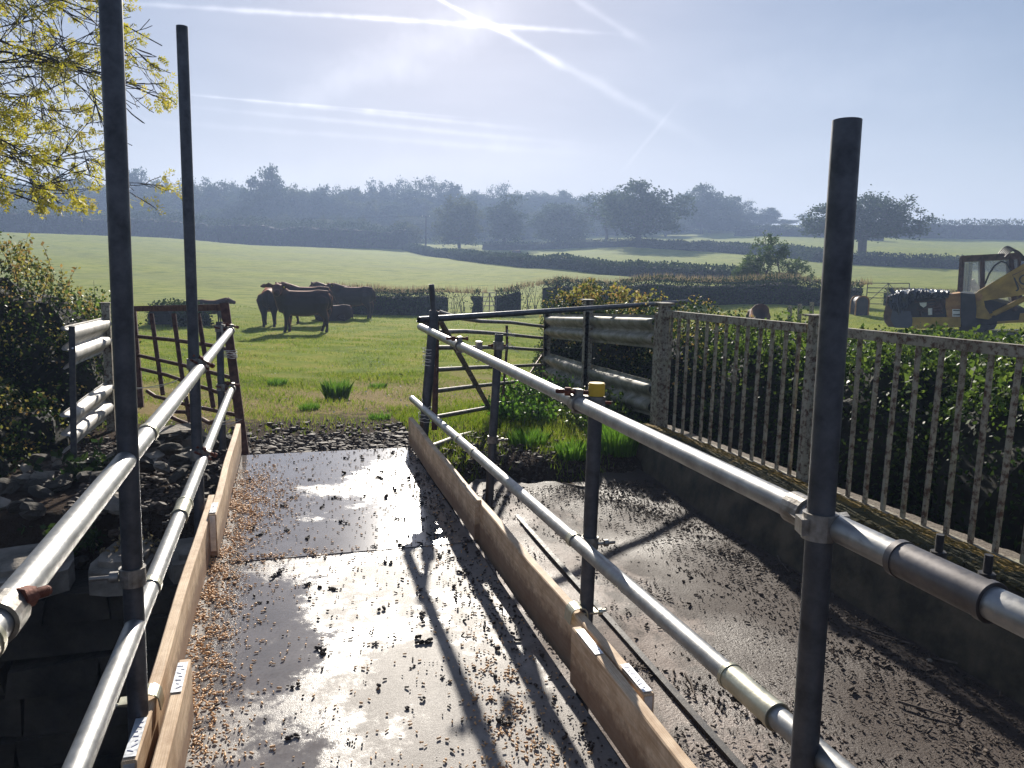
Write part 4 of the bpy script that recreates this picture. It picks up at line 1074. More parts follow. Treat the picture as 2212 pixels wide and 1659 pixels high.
mb.build('engine', MAT['brown_cab'], dig)
dp('rear_body', [(1295, 768), (1500, 790), (1520, 1000), (1500, 1268), (1310, 1272), (1290, 1000)], 'dark_paint', -1.15, 1.2)
dp('boom_bracket', [(1490, 800), (1620, 820), (1650, 980), (1750, 1130), (1700, 1160), (1520, 1140)], 'yellow', .5, 1.0)
dp('lower_body', [(1500, 1140), (1640, 890), (1850, 865), (2075, 915), (2290, 1030), (2290, 1200), (1830, 1240), (1500, 1268)], 'dark_paint', -1.15, .45)
dp('front_guard', [(1840, 1225), (2290, 1215), (2290, 1070), (2180, 1080), (2160, 1180), (1840, 1200)], 'yellow', -1.1, .55)
dp('turntable', [(1240, 1268), (1830, 1240), (1790, 1310), (1640, 1330), (1640, 1420), (1282, 1420), (1280, 1300)], 'dark_paint', -.75, .75)
for sg in (-1, 1):
    q = dp('track', [(980, 1440), (940, 1400), (980, 1365), (2240, 1365), (2290, 1400), (2240, 1440)], 'rubber', sg*1.0-.22, sg*1.0+.22)
# crumpled tarpaulin
nx, ny = 46, 16; vs = []; fs = []
for j in range(ny):
    for i in range(nx):
        u_ = i/(nx-1); v_ = j/(ny-1); x = 225+u_*900
        yt = 815-90*math.sin(min(1, u_*2.2)*PI*.5)*(1-.35*u_)+rng.normal(0, 16)+ (10 if u_ < .1 else 0)
        nn = -1.0+2.15*min(1, v_*1.35); drop = max(0, v_-.72)/.28
        hang = (90+230*math.exp(-((u_-.22)/.17)**2))*drop
        p = dpt(x+rng.normal(0, 9), yt+hang, nn+.08*drop+rng.normal(0, .05)); vs.append(p)
for j in range(ny-1):
    for i in range(nx-1): fs.append((j*nx+i, j*nx+i+1, (j+1)*nx+i+1, (j+1)*nx+i))
mb = MB(); mb.add(vs, fs, False); tag(mb.build('tarpaulin', MAT['tarp']), 'shiny black crumpled tarpaulin lying over the engine of the digger', 'tarpaulin')
mb = MB(); mb.tube([dpt(240, 715, .3), dpt(320, 820, .3)], .07, 10); mb.build('exhaust_pipe', MAT['slate'], dig)
# cab
cab = empty('cab', dpt(1700, 760, 0)); cab.parent = dig; cab.matrix_parent_inverse = wmat(dig).inverted()
def cabpost(x0, y0, x1, y1, w_, n_, m_='brown_cab', nm='pillar'):
    mb = MB(); mb.bar(dpt(x0, y0, n_), dpt(x1, y1, n_), w_*K, .09, (0, 1, 0)); return mb.build(nm, MAT[m_], cab)
for n_ in (.45, -1.1):
    cabpost(1325, 240, 1290, 760, 46, n_); cabpost(1622, 220, 1622, 740, 50, n_); cabpost(2050, 210, 2110, 1040, 56, n_); cabpost(2165, 215, 2190, 900, 26, n_)
    mb = MB(); mb.bar(dpt(1300, 268, n_), dpt(2185, 222, n_), .09, 84*K, (0, 0, 1)); mb.build('roof_rail', MAT['brown_cab'], cab)
    mb = MB(); dprism(mb, ((1335, 310), (2180, 270), (2190, 1000), (1300, 760)), n_, .012); mb.build('window', MAT['glass'], cab)
mb = MB(); dprism(mb, ((1295, 235), (2190, 178), (2190, 200), (1300, 256)), -.32, 1.7); mb.build('roof', MAT['brown_cab'], cab)
cabpost(1352, 325, 1325, 745, 34, .38, 'cream', 'strip'); cabpost(1402, 328, 1366, 745, 34, .38, 'cream', 'strip'); cabpost(1445, 325, 1410, 745, 44, .36, 'fence', 'door_edge')
mb = MB(); dprism(mb, ((1465, 590), (1500, 565), (1590, 690), (1600, 760), (1480, 760), (1440, 640)), -.3, .5); mb.build('seat', MAT['bar_clean'], cab)
# boom with its badge
bo = dp('boom', [(1500, 800), (1560, 742), (2030, 460), (2212, 350), (2700, 130), (2900, 420), (2560, 640), (2212, 800), (1660, 885), (1560, 890)], 'yellow', .55, .95)
mb = MB(); mb.tube([dpt(1545, 830, .5), dpt(1545, 830, 1.02)], .13, 16); mb.build('pivot_pin', MAT['orange'], bo)
dp('badge', [(2045, 510), (2230, 425), (2460, 425), (2520, 560), (2190, 725)], 'brown_cab', .951, .957, bo)
dp('badge_panel', [(2055, 516), (2232, 433), (2452, 433), (2508, 556), (2194, 712)], 'yellow', .9575, .961, bo)
text_mesh('badge_lettering', 'JCB', .48, dpt(2268, 575, .968), unit(DX+DZ*.42), unit(DZ-DX*.42), .004, MAT['rubber'], bo)
mb = MB(); mb.tube([dpt(1780, 1085, .75), dpt(2212, 870, .75), dpt(2600, 640, .75)], .085, 12); mb.tube([dpt(1780, 1085, .75), dpt(1700, 1120, .75)], .05, 10); mb.build('hydraulic_ram', MAT['yellow'], dig)
mb = MB()
for k in range(6):
    x0 = 1835+k*22; pts = []
    for i in range(13):
        f = i/12; pts.append(dpt(x0+f*(420-k*10), 250-math.sin(PI*min(1, f*1.15))*(190-k*13)+f*40, .1+.12*k-.2*f))
    mb.tube(pts, .022, 7)
mb.build('hose', MAT['rubber'], dig)
mb = MB(); mb.tube([dpt(1655, 650, .5), dpt(1720, 490, .52), dpt(1800, 370, .5), dpt(1900, 305, .5), dpt(1980, 330, .5), dpt(2040, 440, .55)], .028, 8); mb.build('hose', MAT['rubber'], dig)

# ------------------------------------------------------------------ vegetation
MAT['bark'] = simple('bark', (.025, .020, .018), (.075, .062, .055), 12, .9, bmp=.6)
MAT['far_leaf'] = leafmat('woodland_foliage', [(.2, (.022, .042, .012)), (.5, (.042, .070, .018)), (.8, (.075, .105, .030))], .35, .85, 1.2, .08)
MAT['far_leaf2'] = leafmat('spring_foliage', [(.2, (.045, .060, .016)), (.5, (.075, .095, .026)), (.8, (.115, .125, .045))], .4, .85, 1.2, .08)
MAT['hedge_leaf'] = leafmat('hedge_foliage', [(.2, (.012, .026, .008)), (.5, (.030, .055, .014)), (.8, (.060, .090, .024))], .32, .85, 2.5, .08)
MAT['bush_leaf'] = leafmat('bush_foliage', [(.15, (.010, .024, .008)), (.5, (.026, .052, .013)), (.8, (.065, .10, .022))], .42, .5, 3, .15)
MAT['bramble_leaf'] = leafmat('young_bramble_foliage', [(.15, (.15, .17, .03)), (.45, (.26, .25, .06)), (.7, (.33, .23, .08)), (.9, (.26, .12, .05))], .55, .6, 4, .15)
MAT['backlit_leaf'] = leafmat('backlit_nettle_foliage', [(.15, (.042, .080, .013)), (.5, (.095, .155, .024)), (.85, (.18, .24, .042))], .5, .45, 4)  # raised tones put the glow of backlit tops into the leaf colour
MAT['ash_leaf'] = leafmat('opening_ash_leaves', [(.15, (.26, .27, .022)), (.5, (.45, .42, .035)), (.85, (.50, .38, .06))], .55, .5, 2)
MAT['dark_core'] = simple('shaded_twigs', (.008, .009, .006), (.022, .022, .014), 20, .95)
MAT['dead_grass'] = leafmat('dry_grass_heads', [(.2, (.16, .13, .06)), (.6, (.28, .22, .12)), (.9, (.34, .28, .16))], .4, .8, 3)
MAT['grass'] = leafmat('grass_blades', [(.15, (.075, .15, .008)), (.45, (.18, .27, .012)), (.7, (.29, .32, .05)), (.92, (.42, .36, .14))], .5, .45, .8, .3)
MAT['lush'] = leafmat('lush_grass', [(.15, (.055, .14, .014)), (.5, (.11, .24, .022)), (.85, (.20, .34, .04))], .5, .4, 2, .35)

def tree_mesh(kind, n_cl, leaves, leaf, seed, mat_):
    """unit tree ten metres high: crown clumps joined by limbs to a trunk"""
    global rng
    keep = rng; rng = np.random.default_rng(seed)
    P = []
    tries = 0
    while len(P) < n_cl and tries < 20000:
        tries += 1
        d = rand_unit(1)[0]; q = rng.uniform(.25, 1)**.45
        if kind == 'round': c, R = np.array((0, 0, 6.0)), np.array((3.7, 3.7, 3.7))
        elif kind == 'oak': c, R = np.array((0, 0, 5.4)), np.array((6.4, 5.8, 4.2))
        elif kind == 'wide': c, R = np.array((0, 0, 5.8)), np.array((4.8, 4.6, 3.8))
        elif kind == 'tall': c, R = np.array((0, 0, 5.6)), np.array((2.5, 2.5, 4.3))
        elif kind == 'bushy': c, R = np.array((0, 0, 4.4)), np.array((3.6, 3.6, 4.6))
        else: c, R = np.array((0, 0, 6.6)), np.array((3.4, 3.4, 3.1))
        if kind == 'oak' and d[2] < -.2: d[2] = -.2-(-d[2]-.2)*.25
        th = math.atan2(d[1], d[0])
        lob = 1+.20*math.sin(3*th+seed)+.12*math.sin(5*th+2*seed+4*d[2])+.10*math.sin(7*d[2]*2+seed)
        p = c+d*R*q*lob
        if p[2] < (1.0 if kind == 'bushy' else 2.0 if kind != 'oak' else 1.9): continue
        if any(np.sum((p-o_)**2) < (.55 if kind != 'oak' else .5) for o_ in P): continue
        P.append(p)
    P = sorted(P, key=lambda p: p[0]**2+p[1]**2+(p[2]-3)**2)
    # trunk nodes
    base = [np.array((0, 0, -.3)), np.array((.05, .02, .8)), np.array((.12, -.05, 1.8)), np.array((.1, .08, 2.8))]
    nodes = list(base); par = [-1, 0, 1, 2]
    for p in P:
        D = [np.linalg.norm(p-q)+(.9 if q[2] > p[2]+.3 else 0)+(.6 if k < 1 else 0) for k, q in enumerate(nodes)]
        k = int(np.argmin(D)) if len(nodes) > 4 else 3
        if k == 0: k = 1
        q = nodes[k]; mid = (p+q)/2+rng.normal(0, .18, 3)+(0, 0, -.1)
        nodes.append(mid); par.append(k); nodes.append(p); par.append(len(nodes)-2)
    cnt = np.zeros(len(nodes)); cnt[:] = .25
    for k in range(len(nodes)-1, 0, -1): cnt[par[k]] += cnt[k]
    rad = .035*np.sqrt(cnt)*(1.25 if kind == 'oak' else 1.0)+.01
    mb = MB()
    for k in range(1, len(nodes)):
        a, b_ = nodes[par[k]], nodes[k]; mb.tube([a, b_], [rad[k] if par[k] > 3 else rad[par[k]], rad[k]], 6 if k > 4 else 10, caps=False)
    tme = bpy.data.meshes.new('trunk'); tme.from_pydata(mb.v, [], mb.f); tme.materials.append(MAT['bark'])
    C = np.array(P); lp = []
    for p in C:
        m_ = int(leaves*rng.uniform(.5, 1.4)); s_ = rng.uniform(.36, .66)
        lp.append(p+rng.normal(size=(m_, 3))*(s_, s_, s_*.62))
    lp = np.concatenate(lp); v, f = leaf_quads(lp, leaf, .62)
    cme = raw_mesh('crown', v, f, 4, mat_); rng = keep; return tme, cme
F1, F2 = MAT['far_leaf'], MAT['far_leaf2']
TV = {'round': [tree_mesh('round', 110, 62, .42, 1, F1), tree_mesh('round', 120, 60, .42, 2, F1)],
      'wide': [tree_mesh('wide', 150, 58, .42, 3, F1), tree_mesh('wide', 140, 60, .42, 4, F2)],
      'tall': [tree_mesh('tall', 80, 60, .40, 5, F1)],
      'airy': [tree_mesh('airy', 60, 42, .36, 6, F2), tree_mesh('airy', 70, 38, .36, 7, F1)],
      'bushy': [tree_mesh('bushy', 120, 60, .42, 8, F2), tree_mesh('bushy', 130, 64, .42, 9, F1)],
      'oak': [tree_mesh('oak', 300, 62, .34, 12, F1)]}
def tree(kind, var, p, h, wid, label, group=None, rz=None, name='tree'):
    rz = random.uniform(0, 6) if rz is None else rz
    root = empty(name, p, label, 'tree', group, rz)
    tm, cm = TV[kind][var]; nat = {'round': 8.2, 'wide': 10.4, 'tall': 5.8, 'airy': 7.8, 'bushy': 8.4, 'oak': 13.8}[kind]
    root.scale = (wid/nat, wid/nat, h/10.0)
    link('trunk', tm, root, True); link('crown', cm, root, True); return root
def ptree(px, ytop, r_, wpx, kind, var, label, group=None, rz=None, name='tree', sink=0):
    p = ground_at(px, 560, r_); top = onr(px, ytop, r_)[2]; dd = (np.array((p[0], p[1], top))-EYE)@CW
    h = top-p[2]; tops = {'round': .985, 'wide': .98, 'tall': 1.0, 'airy': .98, 'bushy': .93, 'oak': .99}[kind]
    return tree(kind, var, p-(0, 0, sink), h/tops, wpx*dd/1661, label, group, rz, name)
# named trees of the field edge
ptree(1378, 396, 165, 185, 'wide', 0, 'big broad oak at the middle field edge, tallest of that group', name='oak_tree')
ptree(1308, 411, 184, 115, 'airy', 1, 'thin crowned tree just left of the big middle oak')
ptree(1205, 437, 190, 118, 'bushy', 1, 'rounded misty tree between the slim dark tree and the big oak')
ptree(1088, 428, 186, 88, 'tall', 0, 'slim dark ivy clad tree standing left of the middle of the field edge')
ptree(992, 428, 184, 112, 'bushy', 0, 'broad hazy tree right of the telegraph pole')
ptree(1862, 421, 124, 228, 'oak', 0, 'spreading oak alone in the right-hand field, half behind the tall post', name='oak_tree', rz=2.2)
# skyline and woodland
sky_t = [(20, 398, 240, 90, 'round', 0), (100, 392, 255, 80, 'wide', 0), (170, 388, 250, 75, 'round', 1), (238, 392, 245, 70, 'wide', 1), (298, 372, 250, 62, 'round', 0), (352, 389, 248, 60, 'bushy', 0), (418, 388, 256, 60, 'airy', 0),
         (470, 399, 250, 66, 'round', 1), (515, 392, 262, 50, 'airy', 1), (583, 369, 236, 82, 'round', 0), (645, 400, 240, 64, 'wide', 1), (700, 405, 246, 70, 'wide', 0), (756, 400, 262, 62, 'wide', 1), (808, 395, 270, 34, 'tall', 0),
         (835, 404, 268, 40, 'round', 1), (869, 386, 274, 48, 'airy', 1), (925, 384, 272, 76, 'airy', 0), (978, 399, 268, 60, 'round', 0), (1028, 414, 280, 54, 'wide', 0), (1080, 395, 282, 50, 'airy', 1), (1128, 414, 284, 58, 'wide', 1),
         (1160, 420, 280, 50, 'round', 1), (1208, 413, 280, 62, 'wide', 0), (1262, 424, 276, 70, 'round', 0), (1340, 420, 270, 80, 'round', 1), (1466, 440, 262, 70, 'bushy', 1), (1512, 403, 238, 110, 'wide', 0), (1566, 424, 250, 60, 'wide', 1),
         (1604, 433, 255, 46, 'airy', 1), (1655, 452, 262, 46, 'round', 1), (1690, 474, 275, 50, 'wide', 0), (1730, 462, 292, 26, 'airy', 0), (1765, 471, 275, 60, 'wide', 1), (1800, 476, 270, 50, 'wide', 0), (1900, 500, 300, 60, 'wide', 1),
         (2003, 490, 262, 26, 'airy', 0), (2036, 502, 262, 16, 'round', 1), (2076, 497, 262, 50, 'wide', 0), (2115, 492, 262, 58, 'airy', 1), (2176, 514, 262, 46, 'wide', 1), (2210, 510, 262, 40, 'round', 0), (1655, 485, 210, 26, 'round', 0), (1693, 470+12, 214, 24, 'airy', 0)]
for (x, yt, r_, w_, k, v) in sky_t:
    if x > 1900: ptree(x, yt, r_, w_, k, v, 'tree on the low far skyline at the right, above the last hedge', 'trees on the right skyline')
    else: ptree(x, yt, r_, w_*1.15, k, v, 'hazy tree whose crown stands on the wooded skyline', 'skyline trees')
prof_x = [-350, 0, 300, 600, 900, 1100, 1400, 1480, 1560, 1640, 1780]; prof_y = [395, 400, 396, 402, 408, 418, 425, 430, 440, 468, 482]
kinds = ['round', 'wide', 'bushy', 'bushy', 'round', 'wide']
for row, (r0, dy, step) in enumerate(((262, 8, 46), (240, 26, 50), (222, 48, 54), (208, 78, 58))):
    x = -330+row*17
    while x < 1620:
        yt = float(np.interp(x, prof_x, prof_y))+dy+random.uniform(-8, 14)
        if row == 3 and x > 860: x += 60; continue
        if row == 2 and 700 < x < 900: yt += 18
        k = kinds[random.randrange(6)]; v = random.randrange(2)
        if x > 880 and row >= 2 and x > 1440: x += 50; continue
        ptree(x, yt, r0+random.uniform(-7, 7)+(10 if x > 900 else 0), random.uniform(80, 112), k, v, 'misty tree massed in the wood below the skyline', 'woodland trees')
        x += step*random.uniform(.75, 1.2)
# scrub at the foot of the wood
x = -340
while x < 900:
    ptree(x, 470+random.uniform(-10, 22)+max(0, x-300)*.02, 190+random.uniform(-6, 8), random.uniform(60, 90), 'bushy', random.randrange(2), 'low hazy scrub tree at the foot of the wood', 'scrub along the wood edge', sink=1.0)
    x += random.uniform(30, 48)
for x in (520, 545, 700, 735, 785): ptree(x, 466, 196, 20, 'airy', 0, 'thin bare topped sapling above the scrub', 'thin saplings', sink=0)

# hawthorn in the near hedge
def twiggy_tree(name, p, h, wid, label, seed, lean=.25):
    global rng
    keep = rng; rng = np.random.default_rng(seed)
    root = empty(name, p, label, 'tree'); p = V3(p); segs = []; tips = []
    def grow(a, d, l, r, dep):
        n = 4; q = a
        pts = [q]
        for i in range(n):
            d = unit(d+rng.normal(0, .16, 3)+np.array((0, 0, .05))); q = q+d*l/n; pts.append(q)
            if dep >= 3 and i > 0: tips.append(q)
        segs.append((pts, [r*(1-.45*i/n) for i in range(n+1)]))
        if dep < 5:
            for k in range(3 if dep < 4 else 2):
                e = unit(np.array((d[0], d[1], d[2]*.45))+rng.normal(0, .62, 3)*(1, 1, .7)); grow(pts[-1 if k < 2 else 2], e, l*rng.uniform(.62, .86), r*.55, dep+1)
    trunk_d = unit(-CR*lean+np.array((0, 0, 1)))
    grow(p-(0, 0, .2), trunk_d, h*.30, .13, 0); grow(p+CR*.3, unit(CR*.6+np.array((0, 0, 1))), h*.34, .09, 1)
    P = np.array([t for s_ in segs for t in s_[0]])
    # fit to the wanted size
    hx = (P-p)@CR; sc_x = wid/(hx.max()-hx.min()); sc_z = h/(P[:, 2].max()-p[2])
    def fit(q):
        q = np.asarray(q)-p; a = q@CR; bq = q-np.outer(a, CR) if q.ndim > 1 else q-a*CR
        out = (np.outer(a, CR) if q.ndim > 1 else a*CR)*sc_x+bq*np.array((1, 1, 1.)); out[..., 2] = q[..., 2]*sc_z; return out+p
    mb = MB()
    for pts, rr in segs: mb.tube(list(fit(np.array(pts))), rr, 6, caps=False)
    mb.build('trunk', MAT['bark'], root)
    T = fit(np.array(tips)); T = T[rng.random(len(T)) < .8]; lp = np.repeat(T, 18, 0)+rng.normal(0, .08, (len(T)*18, 3))
    v, f = leaf_quads(lp, .09, .7); link('crown', raw_mesh('crown', v, f, 4, MAT['leaf_haw']), root); rng = keep; return root
MAT['leaf_haw'] = leafmat('hawthorn_foliage', [(.2, (.035, .070, .015)), (.5, (.065, .11, .022)), (.85, (.10, .15, .035))], .45, .5, 2)
hp = ground_at(1658, 600, 47); ht = onr(1658, 503, 47)[2]-hp[2]
twiggy_tree('hawthorn_tree', hp, ht, 150*46.5/1661, 'small twisted hawthorn growing out of the hedge left of the tall post', 5)

def hedge(pts, h, w_, label, leaf=.2, dens=90, mat_='hedge_leaf', name='hedge', rough=.12, gaps=(), closed=True, core=.8, top_grass=0, group=None):
    """pts: list of (image column, distance); the hedge follows the ground"""
    G = [ground_at(x, 560, r_) for x, r_ in pts]; L_ = [0]
    for a, b_ in zip(G, G[1:]): L_.append(L_[-1]+np.linalg.norm((b_-a)[:2]))
    root = empty(name, G[0], label, 'hedge', group); tot = L_[-1]; n = max(2, int(tot/max(.4, leaf*2.2)))
    X = np.interp(np.linspace(0, tot, n+1), L_, [g[0] for g in G]); Y = np.interp(np.linspace(0, tot, n+1), L_, [g[1] for g in G])
    C = np.stack([X, Y, terrain(X, Y)], -1); T = np.gradient(C, axis=0); T[:, 2] = 0; T /= np.linalg.norm(T, axis=1)[:, None]; Nn = np.stack([-T[:, 1], T[:, 0], 0*T[:, 0]], -1)
    hv = h*(1+rough*np.convolve(rng.normal(size=n+1+6), np.ones(7)/2.6, 'valid')*.5)
    prof = [(-.5, -.2), (-.5, .6), (-.36, .92), (0, 1.0), (.36, .92), (.5, .6), (.5, -.2)]
    gap = np.zeros(n+1, bool)
    for (g0, g1) in gaps: 
        s_ = np.linspace(0, 1, n+1); gap |= (s_ > g0) & (s_ < g1)
    if core:
        vs = []; fs = []
        for i in range(n+1):
            for (a, z) in prof: vs.append(C[i]+Nn[i]*a*w_*core+np.array((0, 0, z*hv[i]*core*.97))+rng.normal(0, .03*h, 3)*(1, 1, .6))
        k = len(prof)
        for i in range(n):
            if gap[i]: continue
            for j in range(k-1): fs.append((i*k+j, i*k+j+1, (i+1)*k+j+1, (i+1)*k+j))
        mb = MB(); mb.add(vs, fs, False); mb.build('branches', MAT['dark_core'], root)
    if gap.any():
        mb = MB()
        for i_ in np.nonzero(gap)[0]:
            for k_ in range(5):
                b0_ = C[i_]+T[i_]*rng.uniform(-.1, .1)+Nn[i_]*rng.uniform(-.2, .2)*w_; mb.tube([b0_, b0_+rng.normal(0, .12, 3)*(1, 1, 0)+(0, 0, h*.5), b0_+rng.normal(0, .25, 3)*(1, 1, 0)+(0, 0, h*rng.uniform(.8, 1.05))], [.018, .012, .006], 4, caps=False)
        tag(mb.build('bare_stems', MAT['dark_core'], root), kind='stuff')
    m_ = int(tot*dens); s_ = rng.random(m_)*n; i = s_.astype(int); f = (s_-i)[:, None]; i2 = np.minimum(i+1, n)
    base = C[i]*(1-f)+C[i2]*f; q = rng.random(m_)
    ang = rng.uniform(-.15*PI, 1.15*PI, m_); rr = rng.uniform(.82, 1.06, m_)
    px_ = np.clip(np.cos(ang)*1.25, -1, 1)*.5*rr*w_; pz = np.clip(np.sin(ang)*1.15+.05, -.1, 1)*rr; lowm = rng.random(m_) < .35; pz[lowm] = rng.random(lowm.sum())*.8; px_[lowm] = np.sign(px_[lowm]+1e-9)*.5*w_*rng.uniform(.85, 1.08, lowm.sum())
    Pp = base+Nn[i]*px_[:, None]; Pp[:, 2] += pz*hv[i]
    keepm = ~(gap[i] & (rng.random(m_) < .90)); Pp = Pp[keepm]
    v, fc = leaf_quads(Pp, leaf, .7); link('foliage', raw_mesh('foliage', v, fc, 4, MAT[mat_]), root)
    if top_grass:
        m_ = int(tot*top_grass); i = rng.integers(0, n, m_); B = C[i]+Nn[i]*rng.uniform(-.3, .9, (m_, 1))*w_+T[i]*rng.uniform(0, .8, (m_, 1)); B[:, 2] += hv[i]*.93
        hh = rng.uniform(.12, .42, m_)*h*.8; v = np.empty((m_, 3, 3)); sd_ = T[i]*.012*h+rng.normal(0, .004, (m_, 3)); v[:, 0] = B-sd_; v[:, 1] = B+sd_; v[:, 2] = B+rng.normal(0, .06, (m_, 3)); v[:, 2, 2] = B[:, 2]+hh
        link('dry_grass', raw_mesh('dry_grass', v.reshape(-1, 3), np.arange(3*m_).reshape(-1, 3), 3, MAT['dead_grass']), root)
    return root
hedge([(690, 39), (800, 38), (935, 38)], 1.25, 1.3, 'clipped near hedge behind the cattle group, dense, left of the thin scaffold post', .09, 1500, top_grass=160)
hedge([(925, 38), (1040, 38.5)], 1.25, .8, 'near hedge section with see-through gaps, just right of the thin scaffold post', .09, 900, gaps=((.32, .68),), top_grass=90)
hedge([(1072, 39), (1210, 40)], 1.25, .8, 'near hedge section beyond the bent gate, thin in places', .09, 1000, gaps=((.35, .7),), top_grass=90)
hedge([(1200, 40), (1430, 41), (1640, 42), (1869, 41.5)], 1.25, 1.6, 'near hedge running right to the field gate, below the hawthorn', .10, 1300, top_grass=110)
hedge([(1925, 44), (2010, 43), (2110, 42)], .8, 1.0, 'low rough hedge seen above the tarpaulin of the digger', .09, 600, top_grass=160)
hedge([(1700, 47), (1676, 46)], 1.35, 1.5, 'rounded ivy bush at the foot of the hawthorn', .12, 1500, name='ivy_bush')
hedge([(880, 176), (945, 150), (1010, 128), (1060, 116), (1140, 104), (1240, 94)], 1.5, 2.0, 'field hedge sweeping down from the telegraph pole to the middle', .30, 230)
hedge([(1240, 94), (1330, 84), (1430, 76), (1530, 70), (1635, 66)], 1.3, 1.8, 'continuation of the sweeping hedge, running right towards the hawthorn', .26, 300)
hedge([(1045, 182), (1200, 176), (1370, 170), (1500, 150), (1600, 136), (1720, 122), (1780, 112)], 1.6, 2.2, 'hedge line starting under the big middle oak and dropping right', .32, 210)
hedge([(1780, 112), (1900, 108), (2000, 107), (2090, 104), (2300, 100)], 1.4, 2.0, 'straight hedge below the spreading oak, running behind the digger cab', .28, 240)
hedge([(1590, 215), (1700, 205), (1790, 200), (1900, 195)], 2.4, 3, 'dark hedge strip above the hawthorn under the far wood', .40, 160)
hedge([(1900, 215), (2050, 225), (2212, 228), (2400, 228)], 4.2, 4, 'tall far hedge on the right skyline', .42, 190)
hedge([(-350, 186), (0, 184), (300, 184), (600, 184), (880, 180)], 5.5, 4, 'dark scrub hedge closing the far side of the left field', .42, 210)
hedge([(338, 28.2), (380, 28.6), (425, 29)], .78, 1.5, 'low dark shrub behind the brown gate', .10, 1500, name='shrub')

# bushes near the bridge
def bush(name, lumps, label, parts, core=True, cat='bush'):
    """lumps: (x, y, z, rx, ry, rz); parts: (part name, material, n, leaf size, shell, zmin fraction)"""
    root = empty(name, (lumps[0][0], lumps[0][1], gz(lumps[0][0], lumps[0][1])), label, cat)
    if core:
        mb = MB()
        for (x, y, z, a, b_, c_) in lumps: mb.blob((x, y, z), (a*.80, b_*.80, c_*.84), amp=.10, n=9, m=14)
        mb.build('branches', MAT['dark_core'], root)
    wt = np.array([a*b_+b_*c_+a*c_ for (_, _, _, a, b_, c_) in lumps]); wt /= wt.sum()
    for (pn_, mt, n, lf, sh, zf) in parts:
        k = rng.choice(len(lumps), n, p=wt); La = np.array(lumps)[k]; d = rand_unit(n); q = sh+(1.08-sh)*rng.random(n)
        lob = 1+.10*np.sin(9*d[:, 0]+k)+.10*np.sin(8*d[:, 2]+5*d[:, 1]+k*2)
        P = La[:, :3]+d*La[:, 3:]*(q*lob)[:, None]; P = P[d[:, 2] > zf]
        v, f = leaf_quads(P, lf, .6); link(pn_, raw_mesh(pn_, v, f, 4, MAT[mt]), root)
    return root
def shoots(root, n, region, hmin, hmax, mt, leafs=16, leaf=.04, lean=.25, name='shoots'):
    mb = MB(); LP = []
    for k in range(n):
        x, y, z = region(); h = rng.uniform(hmin, hmax); d = unit((rng.normal(0, lean), rng.normal(0, lean), 1)); pts = [np.array((x, y, z))]
        for i in range(5): d = unit(d+rng.normal(0, .1, 3)); pts.append(pts[-1]+d*h/5)
        mb.tube(pts, [.005, .004, .0035, .003, .002, .0015], 4, caps=False)
        for i in range(leafs):
            f = rng.random()**.7*5; j = min(4, int(f)); LP.append(pts[j]+(pts[j+1]-pts[j])*(f-j)+rng.normal(0, .012, 3))
    tag(mb.build('stems', MAT['bark'], root), kind='stuff'); v, f = leaf_quads(np.array(LP), leaf, .6, .3); link(name, raw_mesh(name, v, f, 4, MAT[mt]), root)
lbush = bush('bush', [(-3.3, 9.7, .25, 1.35, 1.3, 1.22), (-2.55, 9.5, .1, .85, 1.1, 1.15), (-4.6, 9.2, .2, 1.3, 1.5, 1.2), (-3.4, 8.0, -.1, 1.15, 1.2, 1.05), (-2.75, 7.2, -.4, .72, .9, .95), (-2.25, 8.9, -.1, .55, .8, .85), (-4.3, 7.0, -.3, 1.3, 1.2, 1.2), (-5.8, 8.2, 0, 1.4, 1.4, 1.4), (-2.9, 6.2, -.9, .8, .8, .9), (-3.6, 5.5, -1.1, 1.1, .8, .9), (-2.32, 6.55, -.55, .48, .7, .72), (-2.2, 7.6, -.4, .4, .7, .7)],  # end lumps added to fill ground lying in deep shadow
     'large dark bush with tall reddish shoots on the left behind the crash barrier', [('foliage', 'bush_leaf', 110000, .038, .80, -.9), ('young_leaves', 'bramble_leaf', 34000, .034, .93, .25)])
def rg():
    x = rng.uniform(-4.9, -2.0); y = rng.uniform(8.8, 10.4); return x, y, 1.12+.22*math.exp(-((x+3.2)/.7)**2)-.75*max(0, x+2.6)
shoots(lbush, 85, rg, .18, .5, 'bramble_leaf', 22, .045, .16)
def rg2(): return rng.uniform(-2.0, -1.75), rng.uniform(8.6, 9.6), rng.uniform(.3, .9)
shoots(lbush, 16, rg2, .2, .55, 'backlit_leaf', 20, .045, .35)
rb1 = bush('bramble_bush', [(4.1, 10.4, .22, .60, .8, .90), (4.7, 9.6, .12, .7, .9, .92), (4.0, 8.9, .1, .45, 1.2, .95), (4.9, 8.2, .0, .9, 1.0, .95), (4.2, 7.6, -.1, .5, 1.0, .95), (3.75, 10.4, -.1, .30, .6, .6)],
     'dark bramble bush topped with reddish young leaves behind the mossy crash barrier', [('foliage', 'bush_leaf', 70000, .038, .80, -.9), ('young_leaves', 'bramble_leaf', 18000, .036, .95, .35)])
def rg3(): 
    x = rng.uniform(3.75, 5.2); y = rng.uniform(9.3, 10.9); return x, y, .92+.15*math.exp(-((x-4.2)/.6)**2)
shoots(rb1, 46, rg3, .10, .30, 'bramble_leaf', 22, .055, .35)
